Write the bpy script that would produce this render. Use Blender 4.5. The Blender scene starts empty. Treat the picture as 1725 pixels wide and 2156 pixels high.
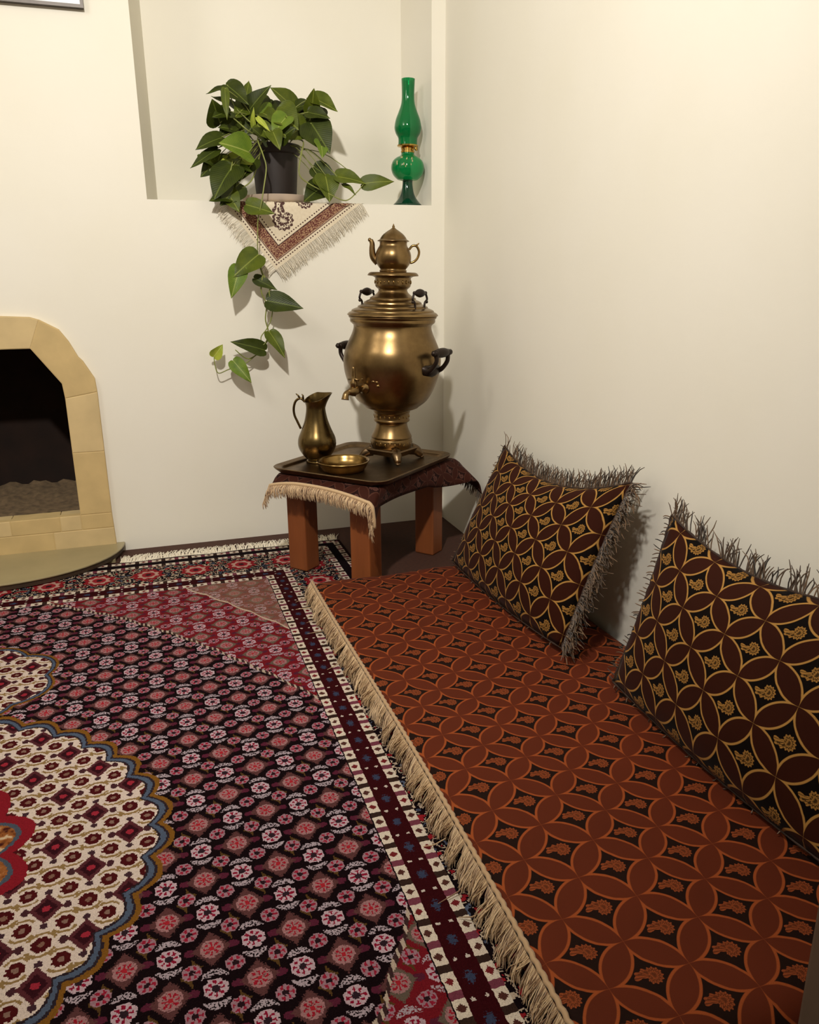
import bpy, bmesh, math, random
from mathutils import Vector, Matrix
from mathutils.geometry import tessellate_polygon

random.seed(7)
scene = bpy.context.scene
col = scene.collection
R = math.radians

# ------------------------------------------------------------------ camera
cam_data = bpy.data.cameras.new('camera')
cam_data.sensor_fit = 'HORIZONTAL'
cam_data.sensor_width = 36.0
cam_data.lens = 1654.765 / 1725 * 36.0
cam_data.clip_start = 0.02
cam = bpy.data.objects.new('camera', cam_data)
col.objects.link(cam)
CAM = Vector((-1.0796, -2.8623, 0.935))
yaw, pitch, roll = 0.316586, 0.290070, -0.0069217
fw = Vector((math.sin(yaw) * math.cos(pitch), math.cos(yaw) * math.cos(pitch), -math.sin(pitch)))
rt = Vector((math.cos(yaw), -math.sin(yaw), 0))
up = rt.cross(fw)
rt2 = rt * math.cos(roll) + up * math.sin(roll)
up2 = -rt * math.sin(roll) + up * math.cos(roll)
M = Matrix.Identity(4)
for i in range(3):
    M[i][0], M[i][1], M[i][2], M[i][3] = rt2[i], up2[i], -fw[i], CAM[i]
cam.matrix_world = M
scene.camera = cam

# ------------------------------------------------------------------ world, light, exposure
world = bpy.data.worlds.new('world')
scene.world = world
world.use_nodes = True
world.node_tree.nodes['Background'].inputs[0].default_value = (1.0, 0.9, 0.75, 1)
world.node_tree.nodes['Background'].inputs[1].default_value = 0.0
scene.view_settings.view_transform = 'Standard'
scene.view_settings.look = 'None'
scene.view_settings.gamma = 1.0
scene.view_settings.use_curve_mapping = False
scene.view_settings.exposure = 0.50


def lamp(name, loc, watt, radius, color):
    l = bpy.data.lights.new(name, 'POINT')
    l.energy = watt
    l.shadow_soft_size = radius
    l.color = color
    o = bpy.data.objects.new(name, l)
    o.location = loc
    col.objects.link(o)
    return o


# unseen key lamp; its soft cone is added to dim the view's edges
key_spot = bpy.data.lights.new('unseen_key_spot', 'SPOT')
key_spot.energy = 162
key_spot.spot_size = R(112)
key_spot.spot_blend = 1.0
key_spot.shadow_soft_size = 0.06
key_spot.color = (1.0, 0.95, 0.875)
so = bpy.data.objects.new('unseen_key_spot', key_spot)
so.location = (-1.30, -2.50, 2.45)
so.rotation_euler = (Vector((-0.58, -0.35, 0.85)) - Vector(so.location)).to_track_quat('-Z', 'Y').to_euler()
col.objects.link(so)
lamp('added_fill_light', (-2.35, -1.45, 2.30), 20, 0.28, (1.0, 0.95, 0.875))  # unseen soft light, added to fill the corner and right wall


# ------------------------------------------------------------------ helpers


def lin(c):
    out = []
    for v in c[:3]:
        v = v / 255.0
        out.append(v / 12.92 if v <= 0.04045 else ((v + 0.055) / 1.055) ** 2.4)
    return (out[0], out[1], out[2], 1.0)


class X:
    """a float socket inside a node tree with arithmetic"""
    nt = None

    def __init__(self, s):
        self.s = s

    def __add__(a, b): return mth('ADD', a, b)
    def __radd__(a, b): return mth('ADD', b, a)
    def __sub__(a, b): return mth('SUBTRACT', a, b)
    def __rsub__(a, b): return mth('SUBTRACT', b, a)
    def __mul__(a, b): return mth('MULTIPLY', a, b)
    def __rmul__(a, b): return mth('MULTIPLY', b, a)
    def __truediv__(a, b): return mth('DIVIDE', a, b)
    def __rtruediv__(a, b): return mth('DIVIDE', b, a)
    def __neg__(a): return mth('MULTIPLY', a, -1.0)


def put(inp, v):
    if isinstance(v, X):
        X.nt.links.new(v.s, inp)
    else:
        inp.default_value = v


def mth(op, a, b=None, c=None, clamp=False):
    n = X.nt.nodes.new('ShaderNodeMath')
    n.operation = op
    n.use_clamp = clamp
    put(n.inputs[0], a)
    if b is not None:
        put(n.inputs[1], b)
    if c is not None:
        put(n.inputs[2], c)
    return X(n.outputs[0])


def fabs_(a): return mth('ABSOLUTE', a)
def fmin_(a, b): return mth('MINIMUM', a, b)
def fmax_(a, b): return mth('MAXIMUM', a, b)
def flo(a): return mth('FLOOR', a)
def rnd(a): return mth('ROUND', a)
def sqrt_(a): return mth('SQRT', a)
def sin_(a): return mth('SINE', a)
def cos_(a): return mth('COSINE', a)
def lt(a, b): return mth('LESS_THAN', a, b)
def gt(a, b): return mth('GREATER_THAN', a, b)
def fmod_(a, b): return mth('FLOORED_MODULO', a, b)
def atan2_(a, b): return mth('ARCTAN2', a, b)
def pw(a, b): return mth('POWER', a, b)
def hyp(a, b): return sqrt_(a * a + b * b)
def inside(a, lo, hi): return gt(a, lo) * lt(a, hi)


def soft(a, edge, w):
    """1 where a < edge, softened over w"""
    n = X.nt.nodes.new('ShaderNodeMapRange')
    n.interpolation_type = 'SMOOTHSTEP'
    put(n.inputs[0], a)
    n.inputs[1].default_value = edge - w
    n.inputs[2].default_value = edge + w
    n.inputs[3].default_value = 1.0
    n.inputs[4].default_value = 0.0
    return X(n.outputs[0])


def mixc(f, a, b):
    n = X.nt.nodes.new('ShaderNodeMix')
    n.data_type = 'RGBA'
    n.clamp_factor = True
    put(n.inputs[0], f)
    for k, v in ((6, a), (7, b)):
        if isinstance(v, X):
            X.nt.links.new(v.s, n.inputs[k])
        else:
            n.inputs[k].default_value = v
    return X(n.outputs[2])


def coords(kind='Object'):
    t = X.nt.nodes.new('ShaderNodeTexCoord')
    s = X.nt.nodes.new('ShaderNodeSeparateXYZ')
    X.nt.links.new(t.outputs[kind], s.inputs[0])
    return X(s.outputs[0]), X(s.outputs[1]), X(s.outputs[2]), t.outputs[kind]


def vec(a, b, c=0.0):
    n = X.nt.nodes.new('ShaderNodeCombineXYZ')
    put(n.inputs[0], a); put(n.inputs[1], b); put(n.inputs[2], c)
    return n.outputs[0]


def noise(v, scale, detail=2.0, rough=0.5):
    n = X.nt.nodes.new('ShaderNodeTexNoise')
    if v is not None:
        X.nt.links.new(v, n.inputs['Vector'])
    n.inputs['Scale'].default_value = scale
    n.inputs['Detail'].default_value = detail
    n.inputs['Roughness'].default_value = rough
    return X(n.outputs[0])


def ramp(f, stops):
    n = X.nt.nodes.new('ShaderNodeValToRGB')
    el = n.color_ramp.elements
    while len(el) < len(stops):
        el.new(0.5)
    for e, (p, c) in zip(el, stops):
        e.position = p
        e.color = c
    put(n.inputs[0], f)
    return X(n.outputs[0])


def island():
    n = X.nt.nodes.new('ShaderNodeNewGeometry')
    return X(n.outputs['Random Per Island'])


def material(name):
    m = bpy.data.materials.new(name)
    m.use_nodes = True
    X.nt = m.node_tree
    b = m.node_tree.nodes['Principled BSDF']
    return m, b


def setc(b, c, rough=0.6, metal=0.0, bump=None, strength=0.3, dist=0.002, sheen=0.0):
    if isinstance(c, X):
        X.nt.links.new(c.s, b.inputs['Base Color'])
    else:
        b.inputs['Base Color'].default_value = c
    put(b.inputs['Roughness'], rough)
    put(b.inputs['Metallic'], metal)
    if sheen:
        b.inputs['Sheen Weight'].default_value = sheen
    if bump is not None:
        n = X.nt.nodes.new('ShaderNodeBump')
        n.inputs['Strength'].default_value = strength
        n.inputs['Distance'].default_value = dist
        X.nt.links.new(bump.s, n.inputs['Height'])
        X.nt.links.new(n.outputs[0], b.inputs['Normal'])


# ---- objects


def mesh_obj(name, verts, faces, mat=None, parent=None, smooth=False, uvs=None):
    me = bpy.data.meshes.new(name)
    me.from_pydata([tuple(v) for v in verts], [], faces)
    if uvs is not None:
        lay = me.uv_layers.new(name='UVMap')
        for l in me.loops:
            lay.data[l.index].uv = uvs[l.vertex_index]
    if smooth:
        for p in me.polygons:
            p.use_smooth = True
    me.update()
    o = bpy.data.objects.new(name, me)
    if mat:
        me.materials.append(mat)
    col.objects.link(o)
    if parent:
        o.parent = parent
    return o


def recalc(o):
    bm = bmesh.new(); bm.from_mesh(o.data)
    bmesh.ops.recalc_face_normals(bm, faces=bm.faces)
    bm.to_mesh(o.data); bm.free()
    return o


def bevel(o, w=0.003, seg=2, angle=40):
    m = o.modifiers.new('bevel', 'BEVEL')
    m.width = w; m.segments = seg; m.limit_method = 'ANGLE'; m.angle_limit = R(angle)
    return o


def tag(o, label, cat, group=None, kind=None):
    o['label'] = label
    o['category'] = cat
    if group: o['group'] = group
    if kind: o['kind'] = kind
    return o


def struct(o):
    o['kind'] = 'structure'
    return o


def stuff(o):
    o['kind'] = 'stuff'
    return o


def empty(name, loc=(0, 0, 0), rz=0.0):
    o = bpy.data.objects.new(name, None)
    o.empty_display_size = 0.05
    o.location = loc
    o.rotation_euler = (0, 0, rz)
    col.objects.link(o)
    return o


class MB:
    def __init__(self):
        self.v = []; self.f = []

    def add(self, v, f):
        k = len(self.v)
        self.v += [Vector(p) for p in v]
        self.f += [[i + k for i in q] for q in f]
        return self

    def box(self, a, b):
        x0, y0, z0 = a; x1, y1, z1 = b
        return self.add([(x0, y0, z0), (x1, y0, z0), (x1, y1, z0), (x0, y1, z0), (x0, y0, z1), (x1, y0, z1), (x1, y1, z1), (x0, y1, z1)],
                        [(3, 2, 1, 0), (4, 5, 6, 7), (0, 1, 5, 4), (1, 2, 6, 5), (2, 3, 7, 6), (3, 0, 4, 7)])

    def lathe(self, prof, n=48, c=(0, 0, 0), cap=True):
        v = []; f = []
        for (r, z) in prof:
            for i in range(n):
                a = 2 * math.pi * i / n
                v.append((c[0] + r * math.cos(a), c[1] + r * math.sin(a), c[2] + z))
        for j in range(len(prof) - 1):
            for i in range(n):
                f.append((j * n + i, j * n + (i + 1) % n, (j + 1) * n + (i + 1) % n, (j + 1) * n + i))
        if cap:
            f.append(tuple(range(n - 1, -1, -1)))
            k = (len(prof) - 1) * n
            f.append(tuple(range(k, k + n)))
        return self.add(v, f)

    def tube(self, pts, rad, n=8, cap=True):
        pts = [Vector(p) for p in pts]
        if not hasattr(rad, '__len__'):
            rad = [rad] * len(pts)
        v = []; f = []
        t0 = (pts[1] - pts[0]).normalized()
        ref = Vector((0, 0, 1)) if abs(t0.z) < 0.9 else Vector((1, 0, 0))
        u = t0.cross(ref).normalized()
        for i, p in enumerate(pts):
            t = (pts[min(i + 1, len(pts) - 1)] - pts[max(i - 1, 0)]).normalized()
            u = (u - t * u.dot(t))
            u = u.normalized() if u.length > 1e-6 else t.orthogonal().normalized()
            w = t.cross(u)
            for k in range(n):
                a = 2 * math.pi * k / n
                v.append(p + (u * math.cos(a) + w * math.sin(a)) * rad[i])
        for j in range(len(pts) - 1):
            for k in range(n):
                f.append((j * n + k, j * n + (k + 1) % n, (j + 1) * n + (k + 1) % n, (j + 1) * n + k))
        if cap:
            f.append(tuple(range(n - 1, -1, -1)))
            k = (len(pts) - 1) * n
            f.append(tuple(range(k, k + n)))
        return self.add(v, f)

    def ball(self, c, r, n=10, m=6, sc=(1, 1, 1)):
        prof = []
        v = [(c[0], c[1], c[2] - r * sc[2])]; f = []
        for j in range(1, m):
            a = -math.pi / 2 + math.pi * j / m
            for i in range(n):
                b = 2 * math.pi * i / n
                v.append((c[0] + r * sc[0] * math.cos(a) * math.cos(b), c[1] + r * sc[1] * math.cos(a) * math.sin(b), c[2] + r * sc[2] * math.sin(a)))
        v.append((c[0], c[1], c[2] + r * sc[2]))
        for i in range(n):
            f.append((0, 1 + (i + 1) % n, 1 + i))
            for j in range(m - 2):
                p = 1 + j * n
                f.append((p + i, p + (i + 1) % n, p + n + (i + 1) % n, p + n + i))
            p = 1 + (m - 2) * n
            f.append((p + i, p + (i + 1) % n, len(v) - 1))
        return self.add(v, f)

    def xform(self, mat):
        self.v = [mat @ p for p in self.v]
        return self

    def build(self, name, mat, parent=None, smooth=True):
        return mesh_obj(name, self.v, self.f, mat, parent, smooth)


def auto_smooth(o, ang=35):
    bm = bmesh.new(); bm.from_mesh(o.data)
    for e in bm.edges:
        if len(e.link_faces) == 2 and e.calc_face_angle(0) > R(ang):
            e.smooth = False
    bm.to_mesh(o.data); bm.free()
    return o


def catmull(pts, n=6):
    pts = [Vector(p) for p in pts]
    out = []
    for i in range(len(pts) - 1):
        p0 = pts[max(i - 1, 0)]; p1 = pts[i]; p2 = pts[i + 1]; p3 = pts[min(i + 2, len(pts) - 1)]
        for k in range(n):
            t = k / n
            out.append(0.5 * ((2 * p1) + (p2 - p0) * t + (2 * p0 - 5 * p1 + 4 * p2 - p3) * t * t + (3 * p1 - p0 - 3 * p2 + p3) * t ** 3))
    out.append(pts[-1])
    return out


def smooth_prof(prof, n=4):
    p = catmull([(r, z, 0) for r, z in prof], n)
    return [(max(q.x, 0.0005), q.y) for q in p]


def strand(mb, pts, w, sides=3):
    mb.tube(pts, [w] * (len(pts) - 1) + [w * 0.5], sides, cap=False)

# ------------------------------------------------------------------ materials


def m_plaster(name='plaster', c=(238, 234, 223)):
    m, b = material(name)
    x, y, z, v = coords()
    n = noise(v, 3.0, 3)
    f = noise(v, 60.0, 4)
    c0 = lin(c); c1 = lin((c[0] - 6, c[1] - 7, c[2] - 12))
    setc(b, mixc(n, c0, c1), 0.85, bump=n * 2.0 + f * 0.3, strength=0.15, dist=0.004)
    return m


def m_plain(name, c, rough=0.6, metal=0.0, var=0.12, scale=40.0, bump=0.1):
    m, b = material(name)
    x, y, z, v = coords()
    n = noise(v, scale, 3)
    lo = lin([k * (1 - var) for k in c]); hi = lin([min(255, k * (1 + var)) for k in c])
    setc(b, mixc(n, lo, hi), rough, metal, bump=n, strength=bump, dist=0.003)
    return m


def m_brass(name, c, dark, rough=0.3, rvar=0.2, scale=9.0, amount=1.0):
    m, b = material(name)
    x, y, z, v = coords()
    n = noise(v, scale, 5, 0.65)
    n2 = noise(v, scale * 6, 3)
    t = mth('SMOOTH_MIN', n * 1.5 - 0.25 + (n2 - 0.5) * 0.4, 1.0, 0.1)
    setc(b, mixc(t * amount, lin(dark), lin(c)), (1.0 - n) * rvar + rough - rvar * 0.5, 1.0, bump=n2, strength=0.05, dist=0.002)
    return m


def m_wood(name, c, dark):
    m, b = material(name)
    x, y, z, v = coords()
    g = noise(vec(x * 26.0, y * 26.0, z * 3.0), 1.0, 5, 0.6)
    g2 = noise(vec(x * 6.0, y * 6.0, z * 5.0), 1.0, 3)
    setc(b, mixc(g * 0.7 + g2 * 0.5 - 0.1, lin(dark), lin(c)), 0.5, bump=g, strength=0.2, dist=0.002)
    return m


def m_glass(name, c, alpha=0.55, rough=0.06):
    m, b = material(name)
    b.inputs['Base Color'].default_value = lin(c)
    b.inputs['Roughness'].default_value = rough
    b.inputs['IOR'].default_value = 1.5
    b.inputs['Transmission Weight'].default_value = alpha
    return m


def m_thread(name, a, c, rough=0.6):
    m, b = material(name)
    setc(b, mixc(island(), lin(a), lin(c)), rough, sheen=0.2)
    return m


def m_leaf(name, c, dark, rib):
    m, b = material(name)
    u, v, w, vv = coords('UV')
    x, y, z, ob = coords('Object')
    n = noise(ob, 30.0, 3)
    veins = fabs_(sin_((u - fabs_(v - 0.5) * 0.9) * 42.0))
    base = mixc(n * 1.6 - 0.3, lin(dark), lin(c))
    base = mixc(soft(veins, 0.12, 0.12) * 0.22, base, lin(rib))
    base = mixc(soft(fabs_(v - 0.5), 0.018, 0.014) * 0.8, base, lin(rib))
    b.inputs['Specular IOR Level'].default_value = 0.25
    setc(b, base, 0.46, bump=veins, strength=0.15, dist=0.002)
    b.inputs['Subsurface Weight'].default_value = 0.0
    return m


def m_fabric(name, petal, line, ground, motif, ox, oy, cell=0.122, sheen=0.04, lw=0.024, flip=1.0, fill=0.12):
    m, b = material(name)
    u0, v0, w0, uvv = coords('UV')
    wob = (noise(vec(u0, v0), 45.0, 2) - 0.5) * 0.6 + (noise(vec(u0, v0), 5.0, 1) - 0.5) * 3.0
    u = u0 - ox + wob * 0.004
    v = v0 - oy + wob * 0.003
    p = (u + v) / cell
    q = (u - v) / cell
    fp = fmod_(p, 1.0) - 0.5
    fq = fmod_(q, 1.0) - 0.5
    a = fabs_(fp); c = fabs_(fq)
    d = fmin_(hyp(1.0 - a, c), hyp(a, 1.0 - c)) - 0.7071
    weave = noise(vec(u0 * 900.0, v0 * 900.0), 1.0, 1)
    grain = noise(vec(u0, v0), 700.0, 2)
    colr = mixc(noise(vec(u0, v0), 6.0, 2) * 0.6 + grain * 0.4, lin([k * 0.82 for k in petal]), lin([k * 1.12 for k in petal]))
    colr = mixc(gt(d, 0.0), colr, lin(ground))
    # paisley in the dark diamond: a scalloped head curling into a tail
    m1 = (fp + fq) * 0.57
    m2 = (fp - fq) * 0.57 * flip
    an = atan2_(m2, m1 - 0.05)
    sd_ = hyp(m1 - 0.05, m2) - 0.118
    sd_ = fmin_(sd_, hyp(m1 + 0.04, m2 + 0.045) - 0.080)
    sd_ = fmin_(sd_, hyp(m1 + 0.110, m2 + 0.055) - 0.055)
    sd_ = fmin_(sd_, hyp(m1 + 0.160, m2 + 0.035) - 0.035)
    sd_ = fmax_(sd_, 0.060 - hyp(m1 + 0.095, m2 - 0.045))
    sd_ = sd_ + cos_(an * 13.0) * 0.010
    rim = inside(sd_, -0.036, 0.0) * (gt(cos_(an * 26.0), -0.55) * 0.6 + 0.4)
    core = inside(sd_, -0.078, -0.056)
    pm = fmax_(fmax_(rim, core), inside(sd_, -0.2, 0.0) * fill) * gt(d, 0.02)
    colr = mixc(pm * (grain * 0.8 + 0.5), colr, lin(motif))
    lm = soft(fabs_(d - lw), lw, 0.008)
    colr = mixc(lm * (grain * 0.5 + 0.7), colr, lin(line))
    h = lm * 0.6 + gt(0.0, d) * 0.5 + pm * 0.5 + weave * 0.3
    setc(b, colr, 0.7, bump=h, strength=0.35, dist=0.0012, sheen=sheen)
    b.inputs['Sheen Roughness'].default_value = 0.4
    b.inputs['Specular IOR Level'].default_value = 0.06
    return m


def m_carpet():
    m, b = material('persian_carpet_pile')
    x0, y0, z0, v0 = coords()
    jit = (noise(v0, 160.0, 2) - 0.5) * 0.005
    k = 0.0022
    x = flo((x0 + jit) / k) * k
    y = flo((y0 - jit) / k) * k
    sp_n = noise(v0, 330.0, 1)
    ax = fabs_(x + 1.55)
    ay = fabs_(y + 1.6)

    def grid(gx, gy, a, c):
        ix = rnd(gx); iy = rnd(gy)
        return (gx - ix) * a, (gy - iy) * c, fmod_(ix + iy, 2.0), (fmod_(gx, 1.0) - 0.5) * a, (fmod_(gy, 1.0) - 0.5) * c

    A, C = 0.0595, 0.0708
    # ---------------- spandrel zones
    cx = (ax - 0.445) / 0.3
    t = ay + ax * 1.2246 - 1.294 - (1.0 - cx * cx) * 0.075 + fabs_(sin_(ax * 55.0)) * 0.012
    sp = gt(t, 0.0)
    # ---------------- field
    dx, dy, par, hx, hy = grid((x + 0.836) / A, (y + 1.628) / C, A, C)
    rad = hyp(dx, dy); ang = atan2_(dy, dx)
    c8 = cos_(ang * 8.0)
    odd = gt(par, 0.5); ev = 1.0 - odd
    hr = hyp(hx, hy); ha = atan2_(hy, hx)
    colr = mixc(sp, lin((22, 9, 13)), lin((124, 26, 36)))
    colr = mixc(lt(fabs_(rad - 0.034), 0.0035) * gt(sin_(ang * 2.0 + 0.6), 0.35) * ev, colr, lin((92, 66, 34)))
    bxm = A * 0.5 - fabs_(dx)
    colr = mixc(lt(hyp(bxm * 0.7, dy), 0.0065), colr, lin((92, 34, 54)))
    colr = mixc(lt(hr, 0.0135), colr, lin((166, 126, 138)))
    colr = mixc(inside(hr, 0.0055, 0.0115) * gt(cos_(ha * 6.0), 0.0), colr, lin((158, 34, 58)))
    colr = mixc(lt(hr, 0.0045), colr, lin((44, 24, 30)))
    ly = fabs_(dy) - 0.0280 + dx * dx * 22.0
    colr = mixc(lt(pw(fabs_(dx) / 0.0185, 2.0) + pw(fabs_(ly) / 0.0058, 2.0), 1.0) * odd * gt(sp_n, 0.45), colr, lin((184, 166, 176)))
    colr = mixc(lt(rad + c8 * 0.0012, 0.0168) * odd, colr, lin((202, 174, 184)))
    colr = mixc(inside(rad, 0.0065, 0.0135) * gt(c8, 0.05) * odd, colr, lin((146, 22, 52)))
    colr = mixc(lt(rad, 0.0058) * odd, colr, lin((50, 34, 42)))
    dm = fabs_(dx) / 0.027 + fabs_(dy) / 0.032 + (sp_n - 0.5) * 0.5
    colr = mixc(lt(dm, 1.0) * ev, colr, mixc(sp, lin((98, 60, 60)), lin((106, 92, 80))))
    colr = mixc(lt(rad, 0.0165) * gt(sp_n, 0.36) * ev, colr, lin((172, 124, 126)))
    colr = mixc(inside(rad, 0.006, 0.0125) * gt(c8, 0.1) * ev, colr, lin((164, 30, 48)))
    colr = mixc(lt(rad, 0.0042) * ev, colr, lin((176, 40, 52)))
    # corner piece and its outlines
    t2 = t - 0.40
    colr = mixc(gt(t2, 0.0) * (sp_n * 0.6 + 0.12), colr, lin((150, 124, 104)))
    colr = mixc(lt(fabs_(t2), 0.006), colr, lin((206, 182, 160)))
    colr = mixc(lt(fabs_(t - 0.004), 0.008), colr, mixc(gt(sin_(ax * 520.0), 0.1), lin((66, 44, 44)), lin((196, 176, 158))))
    # ---------------- medallion and pendants
    am = atan2_(ay, ax)
    q = pw(pw(ax / 0.42, 1.7) + pw(ay / 0.48, 1.7), 0.5882) + fabs_(sin_(am * 15.0)) * -0.055 + 0.042
    py_ = ay - 0.66
    q4 = hyp(ax / 0.178, py_ / 0.18) + fabs_(sin_(atan2_(py_, ax) * 3.5)) * -0.14 + 0.09
    # pendant outline is about as wide as the medallion's own
    q = fmin_(q, (q4 - 1.0) * 0.70 + 1.0)
    colr = mixc(lt(q, 1.036), colr, lin((132, 88, 32)))
    colr = mixc(lt(q, 1.012), colr, lin((48, 38, 46)))
    colr = mixc(lt(q, 1.0), colr, lin((84, 96, 118)))
    colr = mixc(lt(q, 0.978), colr, lin((46, 34, 40)))
    ground = lin((228, 208, 196))
    B_, D_ = 0.0597, 0.0725
    dx, dy, par, hx, hy = grid((x + 1.249) / B_, (y + 1.536) / D_, B_, D_)
    rad = hyp(dx, dy); ang = atan2_(dy, dx)
    odd = gt(par, 0.5); ev = 1.0 - odd
    hr = hyp(hx, hy); ha = atan2_(hy, hx)
    w = mixc(lt(fabs_(rad - 0.0215), 0.0026) * gt(fabs_(sin_(ang)), 0.45) * odd, ground, lin((152, 122, 78)))
    w = mixc(lt(fabs_(hr - 0.0205), 0.0022) * gt(fabs_(sin_(ha)), 0.6), w, lin((152, 122, 78)))
    w = mixc(lt(hyp(B_ * 0.5 - fabs_(dx), dy * 0.8), 0.0062), w, lin((74, 40, 46)))
    w = mixc(lt(hyp(dx, D_ * 0.5 - fabs_(dy)), 0.0058), w, lin((70, 44, 52)))
    w = mixc(lt(hr + cos_(ha * 8.0) * 0.001, 0.0130), w, lin((80, 20, 22)))
    w = mixc(lt(hr, 0.0048), w, lin((140, 108, 96)))
    w = mixc(lt(rad + cos_(ang * 8.0) * 0.001, 0.0140) * odd, w, lin((78, 18, 22)))
    w = mixc(lt(rad, 0.005) * odd, w, lin((134, 98, 84)))
    dm = fabs_(dx) / 0.025 + fabs_(dy) / 0.032
    w = mixc(lt(dm, 1.0) * ev, w, lin((90, 42, 48)))
    w = mixc(lt(dm, 0.66) * ev, w, lin((56, 18, 26)))
    w = mixc(lt(rad, 0.0065) * ev, w, lin((164, 44, 60)))
    colr = mixc(lt(q, 0.968), colr, w)
    q3 = hyp(ax / 0.20, ay / 0.23) + fabs_(sin_(am * 5.0)) * -0.18 + 0.13
    colr = mixc(lt(q3, 1.0), colr, lin((140, 28, 40)))
    colr = mixc(lt(q3, 0.88), colr, lin((78, 86, 100)))
    fl = noise(vec(x, y), 62.0, 1)
    colr = mixc(lt(q3, 0.835), colr, ramp(fl, [(0.36, lin((74, 30, 26))), (0.45, lin((150, 88, 44))), (0.58, lin((168, 104, 56))), (0.64, lin((214, 186, 150)))]))
    # ---------------- borders
    dr = 1.08 - ax; dt = 1.44 - ay
    e = fmin_(dr, dt)
    sel = lt(dr, dt)
    s = y * sel + x * (1.0 - sel)
    bc = mixc(inside(e, 0.248, 0.289), lin((22, 11, 16)), lin((58, 10, 16)))
    # small blue flowers on the maroon stripe
    bs = fmod_(s, 0.068) - 0.034
    br = hyp(bs * 0.7, e - 0.268)
    bc = mixc(lt(br + (sp_n - 0.5) * 0.014 + fabs_(sin_(s * 300.0)) * 0.003, 0.0085), bc, lin((60, 68, 94)))
    bs2 = fmod_(s + 0.034, 0.068) - 0.034
    bc = mixc(lt(hyp(bs2, fabs_(e - 0.268) - 0.010), 0.0030), bc, lin((214, 200, 190)))
    # main band: red rosettes and cream leaves
    ms = fmod_(s + 0.02, 0.15) - 0.075
    me = e - 0.154
    mr = hyp(ms, me); ma = atan2_(me, ms)
    scr = noise(vec(s, e), 55.0, 1)
    inm = inside(e, 0.080, 0.228)
    bc = mixc(inside(scr, 0.50, 0.56) * inm, bc, lin((206, 184, 162)))
    bc = mixc(gt(scr, 0.64) * inm, bc, lin((160, 36, 44)))
    bc = mixc(inside(scr, 0.30, 0.35) * inm, bc, lin((92, 102, 124)))
    bc = mixc(lt(mr + cos_(ma * 8.0) * 0.005, 0.046) * inm, bc, lin((146, 34, 42)))
    bc = mixc(lt(mr + cos_(ma * 8.0) * 0.004, 0.032), bc, lin((198, 158, 144)))
    bc = mixc(lt(mr, 0.021), bc, lin((158, 40, 50)))
    bc = mixc(lt(mr, 0.009), bc, lin((52, 30, 34)))
    # guard stripes
    ge = fmin_(fmin_(fabs_(e - 0.020), fabs_(e - 0.069)), fmin_(fabs_(e - 0.238), fabs_(e - 0.2985)))
    ph = fmod_(s / 0.0435, 1.0)
    cell = flo(s / 0.0435)
    gc = mixc(gt(ph, 0.70), lin((232, 216, 198)), mixc(gt(fmod_(cell, 2.0), 0.5), lin((58, 40, 34)), lin((124, 62, 78))))
    gc = mixc(lt(fabs_(ph - 0.35) / 0.17 + ge / 0.0075, 1.0), gc, mixc(gt(fmod_(cell, 3.0), 0.5), lin((122, 38, 42)), lin((88, 50, 44))))
    bc = mixc(lt(ge, 0.0100), bc, gc)
    bc = mixc(lt(e, 0.008), bc, lin((40, 18, 20)))
    colr = mixc(lt(e, 0.310), colr, bc)
    # knots
    kn = noise(v0, 520.0, 1)
    big = noise(v0, 2.2, 2)
    n = X.nt.nodes.new('ShaderNodeHueSaturation')
    X.nt.links.new(colr.s, n.inputs['Color'])
    put(n.inputs['Value'], kn * 0.5 + big * 0.16 + 0.33)
    n.inputs['Saturation'].default_value = 1.0
    setc(b, X(n.outputs[0]), 0.9, bump=kn, strength=0.6, dist=0.003)
    b.inputs['Specular IOR Level'].default_value = 0.04
    return m


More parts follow.
